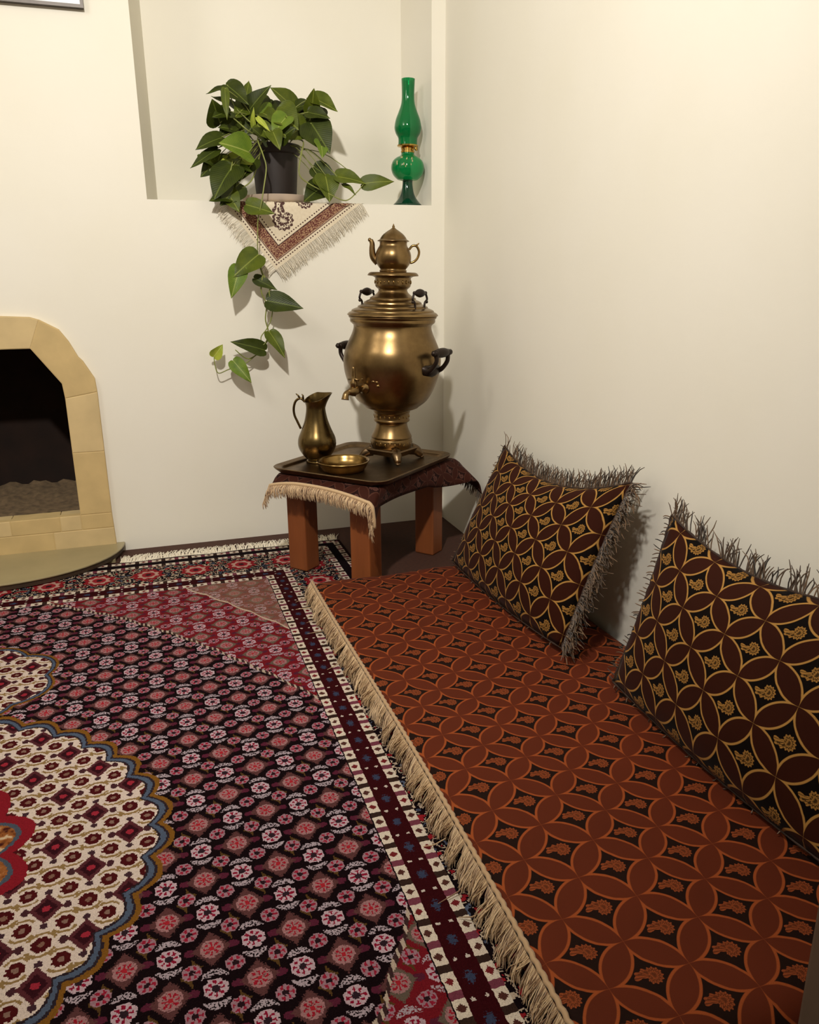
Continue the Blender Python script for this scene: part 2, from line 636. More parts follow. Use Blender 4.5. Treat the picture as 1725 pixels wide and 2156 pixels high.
def m_termeh():
    m, b = material('termeh_cloth')
    u, v, w, uvv = coords('UV')
    d = fmin_(u, v)
    s = fmax_(u, v)
    n = noise(vec(u, v), 120.0, 2)
    ivory = lin((228, 216, 192)); mar = lin((92, 34, 22))
    colr = mixc(n, ivory, lin((206, 190, 162)))
    dots = gt(sin_(s * 620.0), 0.0)
    colr = mixc(inside(d, 0.010, 0.014) * dots, colr, lin((70, 36, 28)))
    colr = mixc(inside(d, 0.020, 0.023), colr, lin((96, 50, 34)))
    sc = noise(vec(u, v), 150.0, 2)
    band = mixc(inside(sc, 0.50, 0.57), mar, lin((186, 150, 112)))
    colr = mixc(inside(d, 0.024, 0.056), colr, band)
    colr = mixc(inside(d, 0.056, 0.059), colr, lin((60, 26, 20)))
    colr = mixc(inside(d, 0.066, 0.070) * dots, colr, lin((70, 36, 28)))
    # paisley figures
    def paisley(cu, cv, col_in, sc_):
        k1 = (u - cu) * (-0.7071 / sc_) - (v - cv) * (0.7071 / sc_)
        k2 = (u - cu) * (0.7071 / sc_) - (v - cv) * (0.7071 / sc_)
        an = atan2_(k2, k1 - 0.05)
        sd_ = hyp(k1 - 0.05, k2) - 0.118
        sd_ = fmin_(sd_, hyp(k1 + 0.04, k2 + 0.045) - 0.080)
        sd_ = fmin_(sd_, hyp(k1 + 0.110, k2 + 0.055) - 0.055)
        sd_ = fmin_(sd_, hyp(k1 + 0.160, k2 + 0.035) - 0.035)
        sd_ = fmax_(sd_, 0.060 - hyp(k1 + 0.095, k2 - 0.045)) + cos_(an * 13.0) * 0.008
        mm = fmax_(inside(sd_, -0.030, 0.0), inside(sd_, -0.085, -0.045)) * (gt(sc, 0.42) * 0.7 + 0.3)
        return mixc(mm, col_in, lin((70, 36, 28)))
    colr = paisley(0.135, 0.125, colr, 0.30)
    colr = paisley(0.130, 0.235, colr, 0.24)
    colr = paisley(0.235, 0.130, colr, 0.24)
    setc(b, colr, 0.7, bump=n, strength=0.2, dist=0.001, sheen=0.1)
    return m


MAT = {}
MAT['plaster'] = m_plaster()
MAT['ceiling'] = m_plaster('ceiling_paint', (240, 236, 226))
MAT['floor'] = m_plain('brown_floor_cloth', (62, 34, 22), 0.8, 0, 0.25, 90)
MAT['panel'] = m_plain('grey_brown_panel', (92, 74, 60), 0.7, 0, 0.1, 12)
MAT['stone'] = m_plain('sandstone', (198, 172, 120), 0.75, 0, 0.10, 14, 0.35)
MAT['stone2'] = m_plain('sandstone_pale', (204, 180, 132), 0.75, 0, 0.10, 11, 0.35)
MAT['hearth'] = m_plain('polished_hearth_stone', (150, 138, 104), 0.25, 0, 0.10, 6, 0.05)
MAT['soot'] = m_plain('soot', (30, 17, 10), 0.95, 0, 0.5, 10, 0.4)
MAT['ash'] = m_plain('ash', (92, 76, 56), 0.95, 0, 0.5, 45, 0.6)
MAT['brass'] = m_brass('aged_brass', (156, 130, 88), (94, 72, 46), 0.31, 0.20, 7.0)
MAT['brass_light'] = m_brass('bright_brass', (172, 142, 88), (110, 84, 46), 0.26, 0.2, 9.0)
MAT['brass_green'] = m_brass('olive_brass', (128, 108, 68), (80, 64, 38), 0.27, 0.2, 8.0)
MAT['tray'] = m_brass('dark_tray_copper', (146, 122, 92), (78, 62, 46), 0.34, 0.22, 10.0)
MAT['iron'] = m_plain('dark_iron', (44, 34, 28), 0.4, 0.6, 0.2, 30)
MAT['gold'] = m_brass('lamp_brass', (226, 190, 104), (170, 130, 60), 0.22, 0.1, 9.0)
MAT['wood'] = m_wood('stool_wood', (150, 84, 40), (96, 46, 20))
MAT['pot'] = m_plain('dark_brown_plastic', (32, 21, 17), 0.6, 0, 0.1, 20)
MAT['saucer'] = m_plain('beige_plastic', (196, 178, 160), 0.5, 0, 0.05, 20)
MAT['soil'] = m_plain('soil', (46, 34, 22), 0.95, 0, 0.5, 80, 0.8)
MAT['glass'] = m_glass('green_glass', (6, 150, 80), 0.62)
MAT['glass_dark'] = m_glass('green_glass_foot', (14, 74, 50), 0.55)
MAT['frame'] = m_plain('dark_frame', (64, 56, 50), 0.4, 0.3, 0.1, 30)
MAT['print'] = m_plain('silvery_print', (196, 200, 200), 0.35, 0, 0.12, 7)
MAT['carpet'] = m_carpet()
MAT['carpet_edge'] = m_plain('carpet_side', (48, 20, 24), 0.95)
MAT['mattress'] = m_fabric('mattress_brocade', (87, 36, 19), (144, 70, 34), (28, 13, 8), (136, 66, 34), -0.593, -1.822, flip=-1.0, fill=0.4)
MAT['cushion'] = m_fabric('cushion_brocade', (50, 20, 10), (172, 127, 66), (13, 7, 5), (164, 118, 58), 0.02, 0.03, 0.126, lw=0.021)
MAT['cushion2'] = m_fabric('cushion_brocade_near', (50, 20, 10), (172, 127, 66), (13, 7, 5), (164, 118, 58), 0.055, 0.02, 0.126, lw=0.021)
MAT['cover'] = m_fabric('stool_cover_brocade', (58, 28, 20), (78, 46, 36), (36, 18, 15), (104, 68, 58), 0.0, 0.0, 0.09)
MAT['trim'] = m_thread('gold_thread', (126, 88, 54), (230, 200, 156))
MAT['cream_thread'] = m_thread('cream_thread', (222, 210, 186), (246, 238, 220))
MAT['dark_thread'] = m_thread('dark_thread', (24, 15, 10), (122, 92, 62))
MAT['termeh'] = m_termeh()
MAT['piping'] = m_plain('piping_cord', (46, 28, 18), 0.7)
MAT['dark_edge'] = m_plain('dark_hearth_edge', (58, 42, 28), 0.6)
MAT['leaf0'] = m_leaf('leaf_dark', (60, 70, 14), (32, 42, 6), (100, 112, 44))
MAT['leaf1'] = m_leaf('leaf_mid', (90, 100, 22), (54, 68, 10), (132, 140, 58))
MAT['leaf2'] = m_leaf('leaf_bright', (112, 132, 40), (72, 98, 24), (154, 162, 84))
MAT['leaf3'] = m_leaf('leaf_yellow', (176, 184, 66), (126, 146, 48), (206, 206, 120))
MAT['stem'] = m_plain('stem_green', (122, 128, 62), 0.5, 0, 0.25, 30)

# ------------------------------------------------------------------ room shell
XL, YB, ZC = -3.7, -4.3, 2.62
NX0, NX1, NZ0, NZ1, ND = -1.031, -0.0503, 1.1836, 2.18, 0.28
NBX0, NBX1 = -0.990, -0.071
FC = -1.62                                     # fireplace axis


def mirror(pts):
    return [(2 * FC - p[0], p[1]) for p in reversed(pts)]


half_hole = [(-1.30, 0.0), (-1.30, 0.58), (-1.32, 0.64), (-1.39, 0.765), (-1.50, 0.775)]
hole_f = half_hole + mirror(half_hole)
outer = [(0.0, 0.0), (0.0, ZC), (XL, ZC), (XL, 0.0)]
# outline that walks round the fireplace opening, niche as an inner loop
outline = [(0.0, 0.0), (0.0, ZC), (XL, ZC), (XL, 0.0)] + [p for p in reversed(hole_f)]
niche = [(NX0, NZ0), (NX1, NZ0), (NX1, NZ1), (NX0, NZ1)]
loops = [[Vector((p[0], p[1], 0)) for p in outline], [Vector((p[0], p[1], 0)) for p in niche]]
tri = tessellate_polygon(loops)
pts = [(p[0], 0.0, p[1]) for p in outline] + [(p[0], 0.0, p[1]) for p in niche]
faces = [tuple(t) for t in tri]
k = len(pts)
pts += [(NBX0, ND, NZ0), (NBX1, ND, NZ0), (NBX1, ND, NZ1), (NBX0, ND, NZ1)]
a = len(outline)
faces += [(a, a + 1, k + 1, k), (a + 1, a + 2, k + 2, k + 1), (a + 2, a + 3, k + 3, k + 2), (a + 3, a, k, k + 3), (k, k + 1, k + 2, k + 3)]
struct(mesh_obj('wall_back', pts, faces, MAT['plaster']))
struct(mesh_obj('wall_right', [(0, 0, 0), (0, YB, 0), (0, YB, ZC), (0, 0, ZC)], [(0, 1, 2, 3)], MAT['plaster']))
struct(mesh_obj('wall_left', [(XL, 0, 0), (XL, YB, 0), (XL, YB, ZC), (XL, 0, ZC)], [(3, 2, 1, 0)], MAT['plaster']))
struct(mesh_obj('wall_front', [(0, YB, 0), (XL, YB, 0), (XL, YB, ZC), (0, YB, ZC)], [(0, 1, 2, 3)], MAT['plaster']))
struct(mesh_obj('floor', [(0, 0, 0), (XL, 0, 0), (XL, YB, 0), (0, YB, 0)], [(0, 1, 2, 3)], MAT['floor']))
struct(mesh_obj('ceiling', [(0, 0, ZC), (XL, 0, ZC), (XL, YB, ZC), (0, YB, ZC)], [(3, 2, 1, 0)], MAT['ceiling']))
pan = MB().box((-0.402, -2.42, 0.0), (-0.001, -2.302, 0.62)).build('trim_1', MAT['panel'], None, False)
bevel(struct(pan), 0.006)

# ------------------------------------------------------------------ fireplace
fire = empty('fireplace', (FC, 0, 0))
tag(fire, 'stone arched fireplace with sooty opening and rounded hearth on back wall', 'fireplace')


def child(o, parent):
    o.parent = parent
    o.matrix_parent_inverse = parent.matrix_basis.inverted() if False else Matrix.Translation(-parent.location)
    return o


def shrink(poly, d):
    cx = sum(p[0] for p in poly) / len(poly); cz = sum(p[1] for p in poly) / len(poly)
    out = []
    n = len(poly)
    for i in range(n):
        p0 = Vector(poly[i - 1]); p1 = Vector(poly[i]); p2 = Vector(poly[(i + 1) % n])
        a = (p1 - p0).normalized(); c = (p2 - p1).normalized()
        na = Vector((-a.y, a.x)); nc = Vector((-c.y, c.x))
        b = (na + nc)
        b = b / max(b.length_squared, 0.3) * 2 if b.length > 1e-5 else na
        q = p1 + b * d
        if (q - Vector((cx, cz))).length > (p1 - Vector((cx, cz))).length:
            q = p1 - b * d
        out.append((q.x, q.y))
    return out


def stone(poly, y0=0.012, y1=-0.018, mat='stone', name='stone'):
    p = shrink(poly, 0.0007)
    n = len(p)
    v = [(q[0], y1, q[1]) for q in p] + [(q[0], y0, q[1]) for q in p]
    f = [tuple(range(n)), tuple(range(2 * n - 1, n - 1, -1))] + [(i, (i + 1) % n, n + (i + 1) % n, n + i) for i in range(n)]
    o = recalc(mesh_obj(name, v, f, MAT[mat]))
    bevel(o, 0.0022, 2)
    return child(o, fire)


right = [
    ([(-1.352, 0.150), (-1.250, 0.150), (-1.250, 0.370), (-1.352, 0.370)], 'stone'),
    ([(-1.352, 0.370), (-1.250, 0.370), (-1.250, 0.573), (-1.352, 0.556)], 'stone2'),
    ([(-1.352, 0.556), (-1.250, 0.573), (-1.253, 0.618), (-1.284, 0.677), (-1.296, 0.690), (-1.320, 0.742), (-1.345, 0.780), (-1.400, 0.812), (-1.4365, 0.722), (-1.356, 0.605)], 'stone'),
    ([(-1.352, 0.096), (-1.248, 0.096), (-1.250, 0.150), (-1.352, 0.150)], 'stone'),
    ([(-1.446, 0.030), (-1.246, 0.030), (-1.248, 0.096), (-1.446, 0.096)], 'stone2'),
    ([(-1.4365, 0.722), (-1.400, 0.812), (-1.428, 0.821), (-1.54, 0.827), (-1.62, 0.828), (-1.62, 0.722)], 'stone2'),
]
for poly, mt in right:
    stone(poly, mat=mt)
    stone(mirror(poly), mat=mt)
for x0, x1, mt in ((-1.420, -1.352, 'stone2'), (-1.575, -1.420, 'stone'), (-1.72, -1.575, 'stone2'), (-1.888, -1.72, 'stone')):
    stone([(x0, 0.096), (x1, 0.096), (x1, 0.150), (x0, 0.150)], y0=0.06, mat=mt)
for x0, x1, mt in ((-1.640, -1.446, 'stone'), (-1.794, -1.640, 'stone2')):
    stone([(x0, 0.030), (x1, 0.030), (x1, 0.096), (x0, 0.096)], mat=mt)
mo = MB()
allp = [q for q, _ in right] + [mirror(q) for q, _ in right] + [[(-1.888, 0.096), (-1.352, 0.096), (-1.352, 0.150), (-1.888, 0.150)], [(-1.794, 0.030), (-1.446, 0.030), (-1.446, 0.096), (-1.794, 0.096)]]
for q in allp:
    n = len(q)
    q = [(c[0] * 0.9995 + FC * 0.0005, c[1]) for c in q]
    mo.add([(c[0], -0.0168, c[1]) for c in q] + [(c[0], 0.010, c[1]) for c in q], [tuple(range(n)), tuple(range(2 * n - 1, n - 1, -1))] + [(i, (i + 1) % n, n + (i + 1) % n, n + i) for i in range(n)])
child(stuff(recalc(mo.build('mortar', MAT['stone'], None, False))), fire)
# firebox: dark recess behind the opening
fb = MB()
x0, x1, d0, d1, z0, z1 = -1.95, -1.29, 0.013, 0.42, 0.145, 0.80
fb.add([(x0, d0, z0), (x1, d0, z0), (x1, d0, z1), (x0, d0, z1), (x0 + 0.08, d1, z0), (x1 - 0.08, d1, z0), (x1 - 0.08, d1, z1), (x0 + 0.08, d1, z1)],
       [(4, 5, 6, 7), (0, 1, 5, 4), (1, 2, 6, 5), (3, 7, 6, 2), (0, 4, 7, 3)])
child(fb.build('firebox', MAT['soot'], None, False), fire)
av = []; af = []
na, nb = 26, 12
for j in range(nb + 1):
    for i in range(na + 1):
        u = i / na; v = j / nb
        hgt = 0.148 + 0.045 * v ** 1.4 + 0.014 * (random.random() - 0.5) * (0.3 + v)
        av.append((x0 + 0.03 + u * (x1 - x0 - 0.06) * (1 - 0.10 * v) + 0.03 * v, d0 + 0.05 + v * 0.30, hgt))
for j in range(nb):
    for i in range(na):
        p = j * (na + 1) + i
        af.append((p, p + 1, p + na + 2, p + na + 1))
child(stuff(mesh_obj('ash', av, af, MAT['ash'], None, True)), fire)
# rounded hearth slab
hv = []
nh = 40
arc = [(FC + 0.402 * math.cos(math.pi + math.pi * i / nh), -0.001 - 0.318 * math.sin(math.pi * i / nh)) for i in range(nh + 1)]
n = len(arc)
hv = [(p[0], p[1], 0.034) for p in arc] + [(p[0] * 1.0, p[1], 0.027) for p in arc]
hf = [tuple(range(n)), tuple(range(2 * n - 1, n - 1, -1))] + [(i, n + i, n + (i + 1) % n, (i + 1) % n) for i in range(n)]
h = recalc(mesh_obj('hearth_slab', hv, hf, MAT['hearth']))
bevel(h, 0.003, 2)
child(h, fire)
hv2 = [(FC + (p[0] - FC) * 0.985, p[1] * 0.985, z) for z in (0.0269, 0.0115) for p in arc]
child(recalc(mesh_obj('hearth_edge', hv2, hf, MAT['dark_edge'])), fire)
child(MB().box((FC - 0.37, -0.125, 0.0), (FC + 0.37, -0.001, 0.0112)).build('hearth_plinth', MAT['hearth'], None, False), fire)

# ------------------------------------------------------------------ picture on the wall
fr = empty('picture_frame', (-1.37, -0.002, 1.711))
tag(fr, 'thin dark framed silvery picture hanging high beside the niche', 'picture')
W_, H_, T_ = 0.42, 0.56, 0.009
m_ = MB()
m_.box((-W_ / 2, -0.018, 0), (W_ / 2, 0, T_)); m_.box((-W_ / 2, -0.018, H_ - T_), (W_ / 2, 0, H_))
m_.box((-W_ / 2, -0.018, T_), (-W_ / 2 + T_, 0, H_ - T_)); m_.box((W_ / 2 - T_, -0.018, T_), (W_ / 2, 0, H_ - T_))
m_.build('frame', MAT['frame'], fr, False)
MB().box((-W_ / 2 + T_, -0.010, T_), (W_ / 2 - T_, -0.002, H_ - T_)).build('print', MAT['print'], fr, False)

# ------------------------------------------------------------------ carpet
cr = empty('persian_carpet', (0, 0, 0))
tag(cr, 'large Persian carpet with cream medallion and red flowered dark field', 'carpet')
CX0, CX1, CY0, CY1, CT = -2.63, -0.47, -3.04, -0.160, 0.009
nx, ny = 60, 80
cv = []; cf = []
for j in range(ny + 1):
    for i in range(nx + 1):
        cv.append((CX0 + (CX1 - CX0) * i / nx, CY0 + (CY1 - CY0) * j / ny, CT + 0.0012 * math.sin(i * 0.9 + j * 0.35) * math.sin(j * 0.6)))
for j in range(ny):
    for i in range(nx):
        p = j * (nx + 1) + i
        cf.append((p, p + 1, p + nx + 2, p + nx + 1))
mesh_obj('pile', cv, cf, MAT['carpet'], cr, True)
MB().box((CX0, CY0, 0.0005), (CX1, CY1, CT - 0.002)).build('backing', MAT['carpet_edge'], cr, False)
fm = MB()
for i in range(1100):
    x = CX0 + 0.01 + (CX1 - CX0 - 0.02) * (i + random.random() * 0.8) / 1100
    if abs(x - FC) < 0.385:
        continue
    L = 0.074 + random.random() * 0.018
    dx = random.uniform(-0.02, 0.02) + 0.010
    strand(fm, [(x, CY1 - 0.004, 0.007), (x + dx * 0.3, CY1 + L * 0.4, 0.007 + random.random() * 0.003), (x + dx, CY1 + L, 0.003)], 0.0022)
stuff(fm.build('fringe', MAT['cream_thread'], cr))
wb = MB().box((CX0, CY1 - 0.001, 0.0006), (CX1, CY1 + 0.010, 0.0056)).build('woven_edge', MAT['cream_thread'], cr, False)

# ------------------------------------------------------------------ mattress on the floor
mt = empty('floor_mattress', (-0.34, -1.45, 0))
tag(mt, 'long flat rust brown floor mattress with interlaced petal brocade along right wall', 'mattress')
MX0, MX1, MY0, MY1, MZ = -0.668, -0.012, -2.296, -0.655, 0.060


def mat_profile():
    """cross-section points (x, z) from the wall side over the top to the left edge"""
    p = [(MX1, 0.012), (MX1, 0.045), (MX1 - 0.012, MZ - 0.003)]
    nx_ = 26
    for i in range(1, nx_):
        p.append((MX1 - 0.012 + (MX0 + 0.018 - MX1 + 0.012) * i / nx_, MZ))
    p += [(MX0 + 0.018, MZ - 0.001), (MX0 + 0.007, MZ - 0.006), (MX0 + 0.001, MZ - 0.016), (MX0, 0.030), (MX0 + 0.002, 0.012)]
    return p


prof = mat_profile()
ny = 70
v = []; uv = []; f = []
for j in range(ny + 1):
    t = j / ny
    y = MY0 + (MY1 - MY0) * t
    end = min(t * ny, (1 - t) * ny) / 2.0
    drop = 0.0 if end >= 1 else (1 - end) ** 2 * 0.022
    acc = 0
    for i, (px_, pz_) in enumerate(prof):
        top = 1.0 if pz_ > 0.05 else 0.0
        wave = top * 0.005 * math.sin(y * 7.0 + px_ * 9.0) * math.sin(px_ * 11 + 1.0)
        edge = (0.006 * math.sin(y * 3.1 + 0.7)) * (1 if px_ < MX0 + 0.03 else 0)
        if i > 0:
            acc += math.hypot(px_ - prof[i - 1][0], pz_ - prof[i - 1][1])
        v.append((px_ + edge, y, max(0.011, pz_ + wave - drop * (1 if pz_ > 0.03 else 0))))
        uv.append((px_ if pz_ > 0.05 else (MX1 + (0.06 - pz_) if px_ > -0.3 else MX0 - (0.055 - pz_)), y))
n = len(prof)
for j in range(ny):
    for i in range(n - 1):
        p = j * n + i
        f.append((p, p + n, p + n + 1, p + 1))
f.append(tuple(range(n - 1, -1, -1)))
f.append(tuple(range(ny * n, ny * n + n)))
body = mesh_obj('cover', v, f, MAT['mattress'], None, True, uv)
recalc(body)
child(body, mt)
# braid and hanging fringe along the left edge
br = MB()
path = []
for j in range(260):
    y = MY0 + (MY1 - MY0) * j / 259
    path.append((MX0 + 0.004 + 0.006 * math.sin(y * 3.1 + 0.7) + 0.0012 * math.sin(j * 2.1), y, MZ - 0.007 + 0.0010 * math.cos(j * 2.1)))
br.tube(path, 0.0042, 8)
child(br.build('braid', MAT['trim'], None), mt)
fm = MB()
j = 0
nf = 2600
for j in range(nf):
    y = MY0 + (MY1 - MY0) * (j + random.random()) / nf
    ph = math.sin(y * 31) * 0.5 + math.sin(y * 13.0 + 1) * 0.5
    ex = 0.006 * math.sin(y * 3.1 + 0.7)
    cl_ = math.floor(y * 62.0)
    cr_ = random.Random(cl_)
    cy = (cl_ + 0.5) / 62.0
    L = 0.002 + 0.014 * random.random() ** 1.5 + 0.014 * cr_.random() ** 1.5
    dy = (cy - y) * 0.75 + cr_.uniform(-0.024, 0.018) + random.uniform(-0.013, 0.013)
    x = MX0 + ex
    zz = 0.0125 + 0.010 * random.random() * cr_.random()
    strand(fm, [(x - 0.001, y, MZ - 0.008), (x - 0.006 - L * 0.3 * random.random(), y + dy * 0.2, 0.042), (x - 0.008 - L * 0.7, y + dy * 0.7, 0.027), (x - 0.006 - L, y + dy, zz)], 0.00095)
for j in range(9):
    y = MY0 + (MY1 - MY0) * random.random()
    x = MX0 - 0.012
    dy = random.uniform(-0.03, 0.03)
    strand(fm, [(x, y, 0.03), (x - 0.018, y + dy * 0.4, 0.018), (x - 0.035 - 0.03 * random.random(), y + dy, 0.0125)], 0.0014)
child(stuff(fm.build('fringe', MAT['trim'], None)), mt)


# ------------------------------------------------------------------ cushions
def cushion(label, BL, BR, TL, TR, thick, mat, fringe_sides, seed):
    rs = random.Random(seed)
    root = empty('cushion', ((BL[0] + BR[0]) / 2, (BL[1] + BR[1]) / 2, (BL[2] + BR[2]) / 2 - 0.01))
    tag(root, label, 'cushion', 'brocade cushions on the mattress')
    BL, BR, TL, TR = map(Vector, (BL, BR, TL, TR))
    Wd = ((BR - BL).length + (TR - TL).length) / 2
    Hd = ((TL - BL).length + (TR - BR).length) / 2
    N = 30

    def surf(u, v):
        # corners stretched to points, sides drawn in
        cu = u + 0.03 * (0.5 - u) * 4 * v * (1 - v)
        hump = 4 * u * (1 - u)
        cv_ = v - 0.15 * hump * v * v - 0.03 * hump * (1 - v) ** 2
        return (BL * (1 - cu) + BR * cu) * (1 - cv_) + (TL * (1 - cu) + TR * cu) * cv_

    nrm = (BR - BL).cross(TL - BL).normalized()
    if nrm.x > 0:
        nrm = -nrm

    def bulge(u, v):
        a = max(0.0, 4 * u * (1 - u)); c = max(0.0, 4 * v * (1 - v))
        b = (a ** 0.55) * (c ** 0.55)
        return b * thick + 0.004 * math.sin(u * 9 + seed) * math.sin(v * 7) * b
    verts = []; uvs = []; faces = []
    for side in (1, -1):
        for j in range(N + 1):
            for i in range(N + 1):
                u = i / N; w = j / N
                k_ = 1.0 if side == 1 else 0.62
                verts.append(surf(u, w) + nrm * bulge(u, w) * side * k_)
                uvs.append((u * Wd, w * Hd))
    M1 = (N + 1) ** 2
    for side in (0, 1):
        for j in range(N):
            for i in range(N):
                p = side * M1 + j * (N + 1) + i
                q = (p, p + 1, p + N + 2, p + N + 1)
                faces.append(q if side == 0 else q[::-1])
    o = mesh_obj('cover', verts, faces, mat, None, True, uvs)
    bm = bmesh.new(); bm.from_mesh(o.data)
    bmesh.ops.remove_doubles(bm, verts=bm.verts, dist=0.0004)
    bmesh.ops.recalc_face_normals(bm, faces=bm.faces)
    bm.to_mesh(o.data); bm.free()
    child(o, root)
    # piping with a cord look, then fringe
    cord = MB()
    loop = []
    for (a, c) in (((0, 0), (1, 0)), ((1, 0), (1, 1)), ((1, 1), (0, 1)), ((0, 1), (0, 0))):
        for i in range(40):
            t = i / 40
            loop.append(surf(a[0] + (c[0] - a[0]) * t, a[1] + (c[1] - a[1]) * t) + nrm * 0.001 * math.sin(i * 1.9))
    loop.append(loop[0])
    cord.tube(loop, [0.0024 + 0.0007 * math.sin(i * 2.2) for i in range(len(loop))], 6)
    child(cord.build('piping', MAT['piping'], None), root)
    fm = MB()
    upv = ((TL + TR) - (BL + BR)).normalized(); riv = ((BR + TR) - (BL + TL)).normalized()
    for side, cnt, L0, dens in fringe_sides:
        for i in range(cnt):
            t = (i + rs.random()) / cnt
            if rs.random() > dens(t):
                continue
            if side == 'top': p = surf(t, 1); out = upv
            elif side == 'right': p = surf(1, t); out = riv
            elif side == 'left': p = surf(0, t); out = -riv
            else: p = surf(t, 0); out = -upv
            tang = riv if side in ('top', 'bottom') else upv
            L = L0 * (0.6 + 0.6 * rs.random())
            a = rs.uniform(-0.6, 0.6)
            d = (out + tang * a * 0.7 + nrm * rs.uniform(-0.25, 0.45)).normalized()
            curl = tang * rs.uniform(-0.5, 0.5) + nrm * rs.uniform(-0.1, 0.5) + Vector((0, 0, -0.35))
            p1 = p + d * L * 0.4 + nrm * 0.002
            p2 = p1 + (d + curl * 0.4).normalized() * L * 0.35
            p3 = p2 + (d + curl * 1.2).normalized() * L * 0.3
            pts_ = [p, p1, p2, p3]
            for q in pts_:
                q.x = min(q.x, -0.004); q.z = max(q.z, 0.066)
            strand(fm, pts_, 0.0014)
    child(stuff(fm.build('fringe', MAT['dark_thread'], None)), root)
    return root


def tufts(t):
    return 0.95 if math.sin(t * 46.0) > 0.1 or t < 0.10 else 0.25


cushion('brown and gold petal brocade cushion leaning on wall nearest the stool',
        (-0.232, -0.700, 0.082), (-0.200, -1.345, 0.078), (-0.062, -0.700, 0.438), (-0.058, -1.372, 0.484), 0.060, MAT['cushion'],
        [('top', 330, 0.042, lambda t: 0.15 if t < 0.12 else 0.95), ('right', 420, 0.056, lambda t: 0.97), ('bottom', 26, 0.012, lambda t: 0.6), ('left', 40, 0.012, lambda t: 0.6)], 1)
cushion('brown and gold petal brocade cushion cut by right edge, tufted dark fringe on top',
        (-0.176, -1.530, 0.082), (-0.176, -2.150, 0.080), (-0.062, -1.530, 0.452), (-0.062, -2.165, 0.500), 0.062, MAT['cushion2'],
        [('top', 300, 0.044, tufts), ('left', 60, 0.02, lambda t: 0.6), ('bottom', 26, 0.012, lambda t: 0.6), ('right', 200, 0.045, lambda t: 0.9)], 2)

# ------------------------------------------------------------------ stool
SC = Vector((-0.42, -0.40, 0.0))
SA = R(50)
stool = empty('wooden_stool', SC, -SA)          # local x = e1 (towards viewer, right), local y = e2 (towards corner)
tag(stool, 'low wooden stool with thick square legs in the room corner', 'stool')
for lx, ly in ((-0.137, -0.180), (0.115, -0.180), (0.126, 0.190), (-0.137, 0.180)):
    zb = 0.0106 if (lx, ly) == (-0.137, -0.180) or ly < 0 else 0.0005
    o = MB().box((lx - 0.037, ly - 0.034, zb), (lx + 0.037, ly + 0.034, 0.306)).build('leg', MAT['wood'], stool, False)
    bevel(o, 0.005)
ap = MB()
ap.box((-0.10, -0.205, 0.272), (0.088, -0.190, 0.306)); ap.box((-0.10, 0.190, 0.272), (0.088, 0.205, 0.306))
ap.box((0.150, -0.146, 0.272), (0.160, 0.146, 0.306)); ap.box((-0.172, -0.146, 0.272), (-0.160, 0.146, 0.306))
ap.build('apron', MAT['wood'], stool, False)
bevel(MB().box((-0.185, -0.225, 0.306), (0.175, 0.225, 0.332)).build('top', MAT['wood'], stool, False), 0.006)

# ------------------------------------------------------------------ cloth on the stool
cl = empty('stool_cloth', (SC.x, SC.y, 0.333), -SA)
tag(cl, 'dark brown brocade cloth with tan fringe draped over the stool', 'cloth')


def cloth_pt(a, c):
    """a along e1 (-.22..+.29), c along e2 (-.29..+.42); returns local point"""
    z = 0.004
    x, y = a, c
    hx, hy, r = 0.182, 0.232, 0.016
    # side towards the viewer hangs straight down
    if a > hx:
        s = a - hx
        fl_ = max(0.0, min(1.0, (c - 0.08) / 0.20))
        x = hx + min(s, r) * 0.9 + max(0.0, s - r) * 0.62 * fl_
        z -= max(0.0, s - 0.006) * (0.95 - 0.42 * fl_)
        x += 0.010 * math.sin(c * 14.0) * min(1, s / 0.05) + 0.004
    if a < -0.19:
        s = -0.19 - a
        z -= s * 0.9
        x = -0.19 - 0.5 * s
    if c < -hy:
        s = -hy - c
        # stiff fringed end, sagging a little, corner curling under
        y = -hy - s * 0.80
        droop = 0.35 + 0.5 * max(0, (a + 0.02) / 0.2) ** 2 + 0.5 * max(0, (-a - 0.05) / 0.15) ** 2
        z -= s * droop
    if c > hy:
        s = c - hy
        ang = min(s / 0.10, 1.5)
        y = hy + 0.10 * math.sin(ang) * 0.9
        z -= 0.10 * (1 - math.cos(ang)) + max(0, s - 0.15) * 0.8
        z -= 0.012 * math.sin(a * 13.0 + 0.5) * min(1, s / 0.1)
    return Vector((x, y, z))


NA, NC = 36, 54


def amax(c):
    return 0.247 + 0.075 * max(0.0, min(1.0, (c - 0.05) / 0.22))

v = []; uv = []; f = []
for j in range(NC + 1):
    for i in range(NA + 1):
        c = -0.275 + 0.640 * j / NC; a = -0.225 + (amax(c) + 0.225) * i / NA
        v.append(cloth_pt(a, c)); uv.append((a, c))
for j in range(NC):
    for i in range(NA):
        p = j * (NA + 1) + i
        f.append((p, p + 1, p + NA + 2, p + NA + 1))
o = mesh_obj('fabric', v, f, MAT['cover'], cl, True, uv)
sm = o.modifiers.new('thick', 'SOLIDIFY'); sm.thickness = 0.003; sm.offset = -1
fm = MB(); fe = MB()
edge = [cloth_pt(-0.225 + 0.475 * i / 80, -0.275) for i in range(81)]
fe.tube([p + Vector((0, 0, 0.002)) for p in edge], 0.006, 6)
for i in range(420):
    a = -0.225 + 0.475 * (i + random.random()) / 420
    p = cloth_pt(a, -0.275)
    L = 0.030 + 0.014 * random.random()
    dx = random.uniform(-0.010, 0.010)
    strand(fm, [p, p + Vector((dx * 0.3, -0.014, -L * 0.25)), p + Vector((dx * 0.7, -0.018, -L * 0.65)), p + Vector((dx, -0.014, -L))], 0.0014)
fe.build('braid', MAT['trim'], cl)
